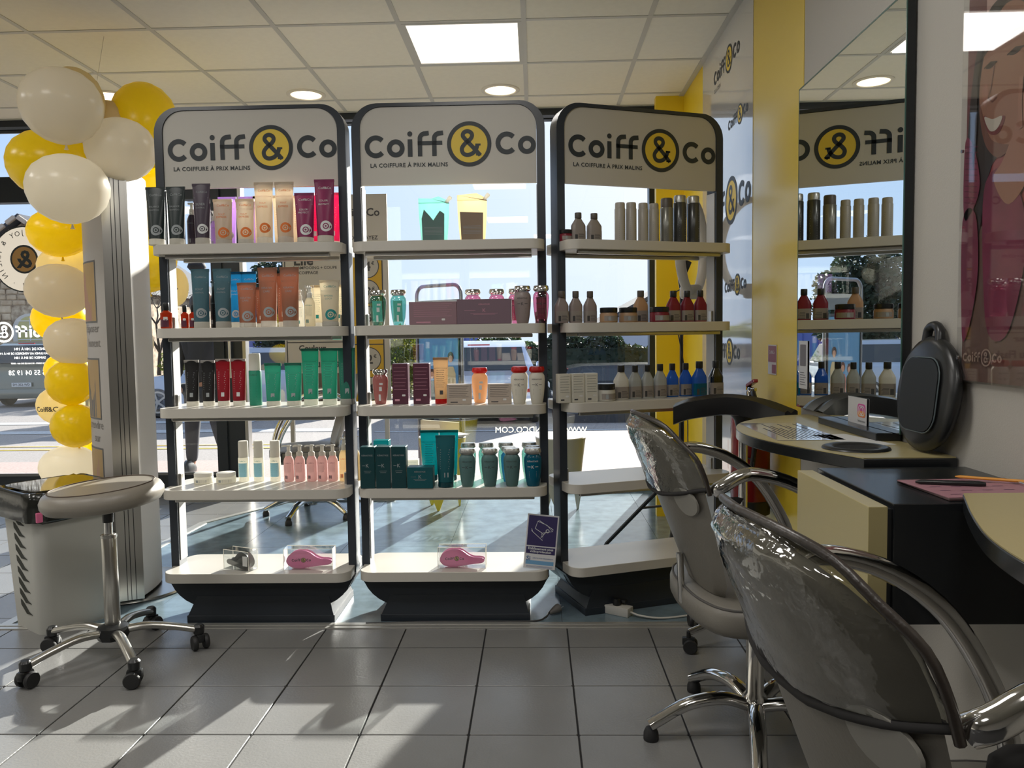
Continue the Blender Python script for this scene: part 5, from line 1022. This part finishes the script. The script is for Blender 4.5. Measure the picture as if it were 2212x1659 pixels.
for a_ in (('Elle', 656, 562, 42, .03), ('SHAMPOOING + COUPE', 680, 578, 96), ('+ COIFFAGE', 662, 589, 50), ('Couleur', 670, 752, 60, .03), ('ou Flash', 700, 785, 76, .03), ('VOUS PAYEZ', 784, 513, 68), ('Coiff&Co', 778, 458, 90, .02)): ob('lettering', bt(*a_), INKK, t)
ob('frame_line', J(*[box(bx(a), bx(b), -.0018, -.0006, bz(d), bz(c)) for a, b, c, d in ((614, 616, 552, 890), (616, 756, 738, 740), (824, 826.5, 545, 890), (756, 826, 744, 746))]), INKK, t)
for i, (py, s_) in enumerate([(575, '14€'), (630, '19€'), (687, '25€'), (776, '12€'), (840, '14€')]):
    cx_ = bx(793); cz_ = bz(py, 789)
    c = ob('price_disc', T(disc(0, 0, .085, 28), (cx_, -.0022, cz_), (pi/2, 0, 0)), MBW, t); ob('price_ring', T(ring2(0, 0, .087, .081, 28), (cx_, -.0026, cz_), (pi/2, 0, 0)), INKK, t)
    ob('price', T(text(s_[:-1], 1, width=.075, bold=.03), (cx_-.012, -.003, cz_), (pi/2, 0, 0)), INKK, t); ob('euro_sign', T(text('€', 1, width=.022, bold=.02), (cx_+.042, -.003, cz_+.022), (pi/2, 0, 0)), INKK, t)
# ring light on its tripod
rp = aY(1472, 800, 4.10)
t = thing('ring_light', 'white ring light on a black tripod behind the right stand', 'ring light', (rp.x, 4.10, 0))
ob('pole', lathe([(.014, .32), (.014, .9), (.009, .905), (.009, 1.45)], 14), BPL, t, smooth=40)
for (px, py) in ((1310, 1175), (1440, 1235)):
    f = aZ(px, py, .01); v = Vector((f.x-rp.x, f.y-4.10, .012)); k = Vector((0, 0, .50)); ob('leg', tube([k, v], .011, 8), BPL, t); ob('brace', tube([Vector((0, 0, .30)), k.lerp(v, .52)], .007, 6), BPL, t); ob('leg_foot', lathe([(.012, 0), (.016, .004), (.010, .014)], 10), M_RUB, t, loc=(v.x, v.y, 0))
v = Vector((.10, .12, .012)); ob('leg', tube([Vector((0, 0, .50)), v], .011, 8), BPL, t)
rc = aY(1494, 535, 4.08); cz = rc.z; cxx = rc.x-rp.x
MRL = mat('ring_light_white', sv((205, 200, 192)), .35, transl=.3)
ob('ring', T(tube([(.235*cos(a*pi/24), 0, .235*sin(a*pi/24)) for a in range(48)], .026, 12, closed=True, flat=.6), (cxx, -.03, cz), (0, 0, radians(64))), MRL, t, smooth=60)
ob('control_box', T(rbox(-.055, .055, -.03, .03, -.035, .04, .02), (cxx-.01, -.05, cz-.23)), MRL, t, smooth=50); ob('phone_clamp', J(T(rbox(-.018, .018, -.02, .02, -.03, .03, .004), (cxx-.04, -.07, cz-.10), (0, .4, 0)), T(rbox(-.03, .03, -.012, .012, -.012, .012, .004), (cxx-.05, -.08, cz-.04), (0, .5, 0)), tube(cr([(0, 0, 1.43), (-.01, -.03, 1.47), (cxx-.03, -.05, cz-.24)], 5), .012, 8)), BPL, t, smooth=40)
ob('lamp_cable', tube(cr([(cxx-.05, -.05, cz-.2), (-.04, 0, 1.35), (.02, -.02, .95), (.03, -.02, .6), (.04, 0, .3), (.05, .02, .02)], 6), .003, 6), BPL, t)
# pale film sheet standing against the left pane
t = thing('film_banner', 'pale translucent sheet standing against the left window pane', 'banner', (-3.33, 5.90, 0))
ob('film', box(-.22, .22, 0, .002, .02, .98), mat('pale_film', sv((215, 208, 180)), .5, transl=.6), t)
# ================================================================ the street outside
M_ASP = mat('asphalt', sv((158, 150, 145)), .9, bump=.6, bscale=60, var=.35, vscale=55)
M_PAVE = mat('pink_pavement', sv((180, 158, 150)), .9, bump=.5, bscale=70, var=.25, vscale=50)
def gz(y): return -.02 if y < 6.5 else (-.02-(y-6.5)/5.5*.23 if y < 12 else -.25)
def strip(name, y0, y1, x0, x1, m, dz=0, kind='structure', parent=None):
    ys_ = [y0]+[y for y in (6.5, 12) if y0 < y < y1]+[y1]; V = []
    for y in ys_: V += [(x0, y, gz(y)+dz), (x1, y, gz(y)+dz)]
    return ob(name, (V, [(2*i, 2*i+1, 2*i+3, 2*i+2) for i in range(len(ys_)-1)]), m, parent, kind=kind if parent is None else None)
gr = strip('ground', 6.05, 160, -120, 120, M_ASP, -.03)
ob('ground_body', box(-120, 120, 6.1, 160, -.6, -.5), M_ASP, gr)
strip('pavement', 6.05, 8.2, -40, 40, M_PAVE, 0)
MRW = mat('road_paint_white', sv((190, 190, 190)), .8, var=.25, vscale=20); MRY = mat('road_paint_yellow', sv((205, 170, 60)), .8, var=.3, vscale=20)
for i, (y0, y1, x0, x1, m) in enumerate([(9.7, 9.8, -12, -2.5, MRY), (10.15, 10.23, -12, -3.5, MRY), (12.2, 12.6, -14, -3.2, MRW), (13.6, 14.0, -18, -5, MRW), (12.0, 12.1, -2.5, 6, MRW)]):
    strip('road_marking', y0, y1, x0, x1, m, .004-.028, parent=gr)
ob('kerb', box(.3, 12, 13.0, 13.2, -.3, -.12), mat('kerb_dark', sv((70, 70, 72)), .9), gr); ob('planting_bed', box(.3, 12, 13.2, 14.6, -.3, -.14), mat('dry_soil', sv((80, 62, 50)), .95, bump=.8, bscale=20), gr)
def car(label, x, y, rz, L_=3.9, Wd=1.55, H=1.30, col=(.5, .5, .5), name='Car', plate=None, suv=0):
    t = thing('car', label, 'car', (x, y, gz(y)-.03), rz)
    m = mat('car_paint_'+name, col, .22, .3, coat=.8); gl = mat('car_glass', (.02, .025, .03), .05, spec=.8)
    h = H; b = .18
    low = [(-L_/2, .38), (-L_/2+.03, .24), (-L_/2+.35, b), (L_/2-.35, b), (L_/2-.03, .24), (L_/2, .42), (L_/2-.06, h*.50), (L_/2-.35, h*.57), (L_/2-1.05, h*.63), (-L_/2+.25, h*.66), (-L_/2+.04, h*.60)]
    low = [(p.x, p.y) for p in cr([(a, c, 0) for a, c in low], 3, closed=True)]
    rings = [[(px*k if abs(px) > L_/2-.5 else px, yy, b+(pz-b)*kz) for px, pz in low] for yy, k, kz in ((-Wd/2, .985, .93), (-Wd/2*.97, .995, .98), (-Wd/2*.7, 1.0, 1.0), (Wd/2*.7, 1.0, 1.0), (Wd/2*.97, .995, .98), (Wd/2, .985, .93))]
    ob('body', loft(rings[::-1]), m, t, smooth=40)
    gb = [(-L_/2+.10, h*.62), (L_/2-1.15, h*.60), (L_/2-1.75, h*.97), (L_/2-2.2, h), (-L_/2+.55, h*.985), (-L_/2+.28, h*.93)]
    def side(k): return Wd/2*.94*k
    rg = [[(px, s_*(side(1) if pz < h*.7 else side(.80)), pz) for px, pz in gb] for s_ in (1, -1)]
    ob('cabin', loft(rg), m, t, smooth=30)
    def quadp(pts, m_, nm): ob(nm, (pts, [tuple(range(len(pts)))]), m_, t)
    for s_ in (-1, 1):
        e_ = .006*s_
        def W_(px, pz): q = (pz-h*.62)/(h*.36); q = max(0, min(1, q)); return (px, s_*(side(1)*(1-q)+side(.80)*q)+e_*1.6, pz)
        for a, c in ((-L_/2+.42, -.35), (-.28, L_/2-1.45)):
            pts = [W_(a-.08, h*.68), W_(c+(.12 if c > 0 else 0), h*.68), W_(c-(.30 if c > 0 else 0), h*.93), W_(a+.12, h*.93)]; quadp(pts if s_ < 0 else pts[::-1], gl, 'side_window')
        for wx in (-L_/2+.72, L_/2-.75):
            w_ = ob('wheel', T(lathe([(.05, -.09), (.26, -.09), (.30, -.05), (.30, .05), (.26, .09), (.05, .09)], 26), rot=(pi/2, 0, 0)), M_RUB, t, loc=(wx, s_*(Wd/2-.09), .30), smooth=40, key='carw')
            sp = [T(box(.03, .19, -.018, .018, 0, .012), rot=(0, 0, 2*pi*q/5)) for q in range(5)]
            ob('rim', T(J(T(ring2(0, 0, .21, .175, 24), (0, 0, .012)), disc(0, 0, .045, 16, z=.013), *sp), (0, s_*.088, 0), (pi/2*(1 if s_ < 0 else -1), 0, 0)), SILVER, w_, key=('rim', s_))
        quadp([(-L_/2-.002, s_*Wd/2*.98, h*.40), (-L_/2-.002, s_*Wd/2*.70, h*.40), (-L_/2+.04, s_*Wd/2*.74, h*.60), (-L_/2+.06, s_*Wd/2*.98, h*.60)][::(1 if s_ > 0 else -1)], mat('tail_light_red', (.55, .03, .03), .2), 'tail_light')
        quadp([(L_/2-.02, s_*Wd/2*.95, h*.38), (L_/2+.004, s_*Wd/2*.62, h*.38), (L_/2-.02, s_*Wd/2*.60, h*.48), (L_/2-.10, s_*Wd/2*.95, h*.50)][::(-1 if s_ > 0 else 1)], mat('head_light', (.6, .62, .65), .1), 'head_light')
        ob('door_mirror', rbox(-.08, .06, -.07, .07, -.05, .05, .03), m, t, loc=(L_/2-1.35, s_*(Wd/2+.05), h*.66))
    quadp([(-L_/2+.075, -Wd/2*.78, h*.665), (-L_/2+.075, Wd/2*.78, h*.665), (-L_/2+.245, Wd/2*.70, h*.93), (-L_/2+.245, -Wd/2*.70, h*.93)][::-1], gl, 'rear_window')
    quadp([(L_/2-1.14, -Wd/2*.85, h*.63), (L_/2-1.14, Wd/2*.85, h*.63), (L_/2-1.72, Wd/2*.70, h*.955), (L_/2-1.72, -Wd/2*.70, h*.955)], gl, 'windscreen')
    ob('rear_bumper', rbox(-L_/2-.04, -L_/2+.1, -Wd/2*.96, Wd/2*.96, .20, .42, .03), m, t, smooth=30); ob('number_plate', box(-L_/2-.045, -L_/2-.04, -.22, .22, .47, .56), PAPER, t)
    if plate: ob('plate_lettering', T(text(plate, 1, width=.38, bold=.02), (-L_/2-.047, 0, .515), (pi/2, 0, -pi/2)), INKK, t)
    ob('brake_light', box(-L_/2+.22, -L_/2+.25, -.18, .18, h*.95, h*.965), MATS['tail_light_red'], t)
    return t
car('grey-green hatchback seen from behind through the left pane', -11.6, 19.2, radians(92), 3.8, 1.75, 1.50, sv((120, 122, 110)), 'olive', 'DV-352-WD')
car('silver blue car standing side-on behind the left stand', -5.75, 15.4, radians(182), 4.3, 1.6, 1.30, sv((170, 180, 195)), 'silver')
car('white estate car seen from behind through the middle stand', -.95, 14.6, radians(91), 4.0, 2.0, 1.38, sv((205, 215, 235)), 'white')
car('black car parked behind the kerb, seen through the right stand', 2.3, 15.2, radians(3), 4.0, 1.6, .90, (.012, .014, .018), 'black')
# planting
def leaves(name, label, cat, pts_fn, n, size, m, x, y, z=None, extra=None, seed=1):
    random.seed(seed); t = thing(name, label, cat, (x, y, gz(y)-.03 if z is None else z)); V = []; Fc = []
    for i in range(n):
        c = Vector(pts_fn()); a = Vector((random.gauss(0, 1), random.gauss(0, 1), random.gauss(0, .7))).normalized(); b = a.cross(Vector((random.gauss(0, 1), random.gauss(0, 1), random.gauss(0, 1)))).normalized(); s_ = size*random.uniform(.6, 1.3)
        o = len(V); V += [tuple(c+a*s_), tuple(c+b*s_*.55), tuple(c-a*s_), tuple(c-b*s_*.55)]; Fc.append((o, o+1, o+2, o+3))
    o = ob('foliage', (V, Fc), m, t); o['kind'] = 'stuff'
    if extra: extra(t)
    return t
def blob(cx, cy, cz, rx, ry, rz_):
    def f():
        while 1:
            p = Vector((random.uniform(-1, 1), random.uniform(-1, 1), random.uniform(-1, 1)))
            if .25 < p.length < 1: p *= 1+.15*sin(p.x*7)*cos(p.z*9); return (cx+p.x*rx, cy+p.y*ry, cz+p.z*rz_)
    return f
M_LG = mat('leaf_green', sv((70, 92, 52)), .6, transl=.35, var=.5, vscale=3); M_LD = mat('leaf_dark_green', sv((44, 62, 44)), .6, transl=.25, var=.4, vscale=3)
M_LY = mat('leaf_autumn', sv((150, 150, 50)), .6, transl=.45, var=.5, vscale=2, var2=sv((90, 110, 40))); M_BARK = mat('bark', sv((70, 58, 48)), .9)
def hedge():
    def f():
        x = random.uniform(-1.6, 5.2); top = 1.38+.14*sin(x*2.1)+.10*sin(x*5.3)+.05*sin(x*13); return (x, random.uniform(-.45, .45)*random.random(), random.uniform(.05, 1)**.6*top)
    return f
leaves('hedge', 'dark clipped hedge behind the black car, seen through the right stand', 'hedge', hedge(), 16000, .055, M_LD, .3, 18.3, extra=lambda t: ob('hedge_core', box(-1.6, 5.3, -.25, .25, 0, 1.15), M_LD, t), seed=2)
def trunk(h_, r_, br=5):
    def f(t):
        ob('trunk', tube([(0, 0, 0), (.03, 0, h_*.5), (0, .02, h_)], [r_, r_*.7, r_*.4], 8), M_BARK, t)
        for i in range(br):
            a = 2*pi*i/br+.3; z = h_*(.45+.1*i/br); ob('branch', tube([(0, 0, z), (cos(a)*h_*.2, sin(a)*h_*.2, z+h_*.2), (cos(a)*h_*.3, sin(a)*h_*.3, z+h_*.4)], [r_*.4, r_*.25, r_*.08], 6), M_BARK, t)
    return f
leaves('bush', 'yellow autumn bush behind the price board', 'bush', blob(0, 0, .85, 1.1, .6, .85), 5200, .06, M_LY, -3.05, 19.0, extra=trunk(.9, .04), seed=3)
leaves('bush', 'sunlit green bush above the white car', 'bush', blob(0, 0, .85, 1.0, .6, .80), 5000, .06, M_LG, -.9, 20.6, extra=trunk(.9, .04), seed=4)
leaves('tree', 'dark green tree beside the window post behind the left stand', 'tree', blob(0, 0, 2.05, 1.1, .9, 1.45), 9000, .075, M_LD, -5.75, 18.6, extra=trunk(2.6, .10), seed=5)
leaves('bush', 'low green bush behind the silver blue car', 'bush', blob(0, 0, .8, 1.0, .6, .95), 4000, .06, M_LY, -8.9, 20.5, extra=trunk(.9, .04), seed=6)
def bare(t):
    random.seed(9)
    def br(p, d, l_, r_, k):
        q = p+d*l_; ob_pts.append(tube([p, (p+q)/2+Vector((random.gauss(0, .03),)*3)*l_, q], [r_, r_*.85, r_*.65], 5))
        if k: 
            for i in range(3): br(q, (d+Vector((random.gauss(0, .45), random.gauss(0, .45), random.gauss(.1, .3)))).normalized(), l_*.72, r_*.6, k-1)
    ob_pts = []; br(Vector((0, 0, 0)), Vector((0, 0, 1)), 1.1, .07, 5); ob('trunk', J(*ob_pts), M_BARK, t)['kind'] = 'stuff'
t = thing('tree', 'bare branching tree seen between the banner and the left stand', 'tree', (-10.4, 21.5, gz(21))); bare(t)
# houses
M_STONE = mat('rubble_stone', sv((200, 182, 155)), .9, bump=1.0, bscale=14, var=.45, vscale=5.0, var2=sv((120, 98, 78))); M_SLATE = mat('slate_roof', sv((58, 60, 68)), .7, bump=.5, bscale=25)
def house(label, x, y, w_, d_, hw_, hr, wall, roof, stones=False, arch=False, rz=0, name='house'):
    t = thing(name, label, 'house', (x, y, gz(y)-.05), rz)
    ob('wall', prism([(-w_/2, 0), (w_/2, 0), (w_/2, hw_), (0, hr), (-w_/2, hw_)], 0, d_, 'y'), wall, t)
    for s_ in (-1, 1):
        ob('roof', ([(s_*(w_/2+.3), -.3, hw_-.25*(hr-hw_)/(w_/2)), (0, -.3, hr+.06), (0, d_, hr+.06), (s_*(w_/2+.3), d_, hw_-.25*(hr-hw_)/(w_/2)),
                    (s_*(w_/2+.3), -.3, hw_-.25*(hr-hw_)/(w_/2)+.15), (0, -.3, hr+.21), (0, d_, hr+.21), (s_*(w_/2+.3), d_, hw_-.25*(hr-hw_)/(w_/2)+.15)], [(0, 1, 2, 3), (4, 7, 6, 5), (0, 4, 5, 1), (3, 2, 6, 7), (0, 3, 7, 4), (1, 5, 6, 2)]), roof, t)
    if stones:
        n = int(w_/2/.32)
        for s_ in (-1, 1):
            for i in range(n):
                f_ = (i+.5)/n; ob('verge_tile', rbox(-.17, .17, -.06, .06, -.07, .07, .02, 1), mat('verge_tile_pale', sv((190, 170, 150)), .8), t, loc=(s_*(w_/2+.2)*(1-f_), -.36, hr+.12-(hr-hw_)*(1-f_)*1.05), rot=(0, s_*atan2(hr-hw_, w_/2), 0), key='verge')
        random.seed(11); g = []
        z = .1
        while z < hr-.3:
            x_ = -w_/2+.1; lim = w_/2 if z < hw_ else w_/2*(hr-z)/(hr-hw_); h_ = random.uniform(.16, .26)
            while x_ < w_/2-.3:
                ww = random.uniform(.2, .45)
                if abs(x_) < lim-.2 and abs(x_+ww) < lim-.1 and not (arch and abs(x_+ww/2-ax_) < .62 and az_-.2 < z < az_+1.7): g.append(rbox(x_+.015, x_+ww-.015, -.045, .01, z+.012, z+h_-.012, .03, 1))
                x_ += ww
            z += h_
        o = ob('rubble_stones', J(*g), mat('stone_faces', sv((215, 195, 165)), .9, var=.5, vscale=2.2, var2=sv((165, 140, 112)), bump=.6, bscale=20), t); o['kind'] = 'stuff'
    if arch:
        ap = [(ax_-.42, az_), (ax_+.42, az_), (ax_+.42, az_+.95)]+[(ax_+.42*cos(a*pi/10), az_+.95+.42*sin(a*pi/10)) for a in range(1, 10)]+[(ax_-.42, az_+.95)]
        bp_ = [(ax_+(a-ax_)*1.4, az_-.16+(b-az_)*1.18) for a, b in ap]
        f_ = ob('window_surround', prism(bp_, -.09, 0, 'y'), mat('surround_white', sv((205, 200, 192)), .8), t); ob('shutter', prism(ap, -.11, -.085, 'y'), mat('shutter_cream', sv((190, 182, 120)), .6), t)
        ob('glazing_bar', J(box(ax_-.012, ax_+.012, -.125, -.108, az_, az_+1.3), *[box(ax_-.4, ax_+.4, -.12, -.108, az_+.3*i, az_+.3*i+.03) for i in range(1, 5)]), PAPER, t)
    return t
ax_, az_ = .1, .95
house('old stone house with slate roof and arched window, left pane', -16.35, 25.0, 6.2, 8, 3.2, 5.35, M_STONE, M_SLATE, True, True)
house('pale rendered house with dark roof beyond the hedge', 5.6, 30, 7.5, 9, 1.45, 3.35, mat('render_pale_blue', sv((185, 192, 205)), .8), M_SLATE)
bl = thing('blue_building', 'long low blue industrial building across the street', 'building', (-6.6, 34, -.3)); ob('wall', box(-7, 4.2, 0, 6, 0, 1.62), mat('blue_cladding', sv((92, 112, 185)), .6), bl)
for i in range(17): ob('cladding_rib', box(-7+.66*i, -6.96+.66*i, -.04, 0, 0, 1.6), mat('blue_cladding_rib', sv((72, 92, 165)), .6), bl)
# pavement sign outside with a tube frame
t = thing('pavement_sign', 'tube-framed advertising sign with family picture on the pavement outside', 'sign', (-.86, 7.05, gz(7)), radians(-36))
MT = mat('tube_grey', (.20, .21, .23), .3, .8)
ob('tube_frame', tube([(-.27, 0, 0), (-.27, 0, 1.60)]+[(-.27+.09-.09*cos(a*pi/12), 0, 1.60+.09*sin(a*pi/12)) for a in range(1, 7)]+[(.27-.09+.09*sin(a*pi/12), 0, 1.60+.09*cos(a*pi/12)) for a in range(0, 6)]+[(.27, 0, 1.60), (.27, 0, 0)], .017, 10), MT, t, smooth=60)
ob('panel', rbox(-.24, .24, -.015, .015, .50, 1.36, .003), mat('poster_sky_blue', sv((95, 150, 190)), .35, transl=.2), t); ob('panel_frame', J(box(-.255, -.24, -.02, .02, .22, 1.38), box(.24, .255, -.02, .02, .22, 1.38), box(-.255, .255, -.02, .02, 1.36, 1.385), box(-.255, .255, -.02, .02, .20, .22)), BLACK, t)
ob('top_panel', box(-.25, .25, -.01, .01, 1.42, 1.56), mat('sign_grey', sv((120, 128, 135)), .4, transl=.2), t)
lp = ob('lower_panel', box(-.24, .24, -.016, .014, .22, .47), mat('sign_cream', sv((205, 195, 165)), .4, transl=.2), t)
ob('logo', T(T(LOGO, s=.30), (0, -.018, .345), (pi/2, 0, 0)), NAVY, lp); ob('logo_disc', T(T(LOGO_Y, s=.30), (0, -.0172, .345), (pi/2, 0, 0)), mat('sign_orange', sv((220, 150, 50)), .5), lp)
for i, (fx_, hh, cc, hc_) in enumerate([(.15, .62, (205, 190, 150), (60, 40, 30)), (.02, .46, (190, 90, 70), (90, 50, 30)), (-.08, .44, (90, 110, 110), (70, 40, 30)), (-.18, .36, (40, 40, 50), (120, 80, 50))]):
    g = poly([(fx_-.05, .52), (fx_+.05, .52), (fx_+.055, .52+hh*.62), (fx_+.03, .52+hh*.72), (fx_-.03, .52+hh*.72), (fx_-.055, .52+hh*.62)])
    ob('pictured_figure', T(g, (0, -.0165, 0), (pi/2, 0, 0)), mat('figure_cloth_%d' % i, sv(cc), .5), t); ob('pictured_hair', T(disc(fx_, .52+hh*.86, .036, 16, ry=.045), (0, -.0168, 0), (pi/2, 0, 0)), mat('figure_hair_%d' % i, sv(hc_), .5), t); ob('pictured_face', T(disc(fx_, .52+hh*.83, .024, 16, ry=.032), (0, -.0172, 0), (pi/2, 0, 0)), mat('figure_face', sv((195, 150, 125)), .5), t)
# a person outside the left pane, one arm raised
def person():
    o0 = aZ(405, 1012, gz(7.3)); X, Y = -3.13, 7.30
    t = thing('person', 'person outside in dark trousers and dark jacket, one bare arm raised', 'person', (X, Y, gz(Y)), 0)
    def skin(name, verts, edges, rad, m, sub=2):
        me = bpy.data.meshes.new(name); me.from_pydata(verts, edges, []); o = bpy.data.objects.new(name, me); C.objects.link(o); o.parent = t
        sk = o.modifiers.new('skin', 'SKIN'); sk.use_smooth_shade = True
        for i, r_ in enumerate(rad): me.skin_vertices[0].data[i].radius = (r_, r_) if not isinstance(r_, tuple) else r_
        me.skin_vertices[0].data[0].use_root = True
        s_ = o.modifiers.new('sub', 'SUBSURF'); s_.levels = sub; s_.render_levels = sub; me.materials.append(m); return o
    SK = mat('skin_tone', sv((185, 140, 118)), .5, transl=.1); CL = mat('dark_jacket', sv((40, 42, 48)), .8); TR = mat('dark_trousers', sv((48, 52, 60)), .8)
    # body: pelvis, spine, neck, head, arms, legs as one skinned figure
    V = [(0, 0, .80), (0, 0, .98), (.0, .0, 1.18), (0, .01, 1.30), (0, 0, 1.37), (0, -.01, 1.45), (0, -.015, 1.55),
         (-.16, 0, 1.27), (-.22, -.04, 1.05), (-.18, -.16, .90), (-.17, -.20, .84),
         (.15, 0, 1.29), (.16, -.03, 1.52), (.05, -.06, 1.73), (.02, -.07, 1.80),
         (-.09, 0, .74), (-.12, .0, .43), (-.15, .03, .07), (-.16, -.10, .035), (.09, 0, .74), (.15, -.04, .43), (.21, .02, .07), (.22, -.11, .035)]
    E = [(0, 1), (1, 2), (2, 3), (3, 4), (4, 5), (5, 6), (3, 7), (7, 8), (8, 9), (9, 10), (3, 11), (11, 12), (12, 13), (13, 14), (0, 15), (15, 16), (16, 17), (17, 18), (0, 19), (19, 20), (20, 21), (21, 22)]
    Rd = [.13, .115, .14, .12, .050, .075, .085, .062, .046, .034, .028, .062, .046, .034, .026, .088, .060, .040, .035, .088, .060, .040, .035]
    skin('body', V, E, Rd, SK)
    g = lambda idx: {k: i for i, k in enumerate(idx)}
    def sub(name, idx, grow, m):
        mp_ = g(idx); skin(name, [V[i] for i in idx], [(mp_[a], mp_[b]) for a, b in E if a in mp_ and b in mp_], [Rd[i]+grow for i in idx], m)
    sub('trousers', [0, 15, 16, 17, 19, 20, 21], .014, TR); sub('jacket', [2, 1, 0, 3, 7, 8, 9, 11], .018, CL)
    for s_, fx_, fy_ in ((-1, -.155, -.03), (1, .215, -.04)): ob('shoe', loft([[(fx_+a*.05*k, fy_+b*.13*k2, z) for a, b in [(cos(q*pi/8), sin(q*pi/8)) for q in range(16)]] for k, k2, z in ((1, 1, 0), (1.05, 1.02, .03), (.8, .8, .075), (.6, .4, .11))]), BPL, t, smooth=60)
    ob('hair', T(lathe([(.001, .125), (.06, .115), (.095, .07), (.102, .0), (.09, -.05)], 20, cap=False), (0, .012, 1.565)), mat('hair_dark', (.03, .02, .015), .6), t, smooth=60)
    ob('nose', T(lathe([(.001, .02), (.012, 0), (.014, -.012), (.001, -.016)], 8), (0, -.098, 1.53)), SK, t, smooth=60)
    for s_ in (-1, 1): ob('eye', T(lathe([(.001, -.009), (.009, 0), (.001, .009)], 10), (s_*.032, -.085, 1.56)), INKK, t); ob('ear', T(lathe([(.001, -.025), (.012, 0), (.001, .025)], 8), (s_*.088, -.01, 1.55)), SK, t, smooth=60)
    ob('mouth', box(-.022, .022, -.097, -.09, 1.497, 1.502), mat('lips', (.35, .12, .10), .5), t)
    for hx, hy, hz, up_ in ((-.17, -.20, .84, -1), (.02, -.07, 1.80, 1)):
        ob('palm', T(rbox(-.036, .036, -.014, .014, 0, .075*1, .012), (hx, hy, hz if up_ > 0 else hz-.07)), SK, t, smooth=60)
        for q in range(4):
            bx_ = hx-.028+.0185*q; z0_ = hz+(.07 if up_ > 0 else -.07); l_ = (.055, .066, .063, .05)[q]*up_
            ob('finger', tube([(bx_, hy, z0_), (bx_, hy-.006, z0_+l_*.5), (bx_, hy-.022, z0_+l_)], [.009, .008, .006], 8), SK, t, smooth=60)
        ob('thumb', tube([(hx+.034, hy, hz+.02*up_), (hx+.058, hy-.01, hz+.045*up_), (hx+.060, hy-.02, hz+.07*up_)], [.011, .009, .007], 8), SK, t, smooth=60)
    c_ = ob('cloth', lathe([(.001, -.02), (.06, -.03), (.085, 0), (.07, .04), (.03, .055), (.001, .055)], 14), mat('dark_cloth', (.02, .02, .025), .8), None, smooth=60)
    c_.location = (X+.02, Y-.09, gz(Y)+1.915); tag(c_, 'dark cleaning cloth held up by the person outside', 'cloth')
person()
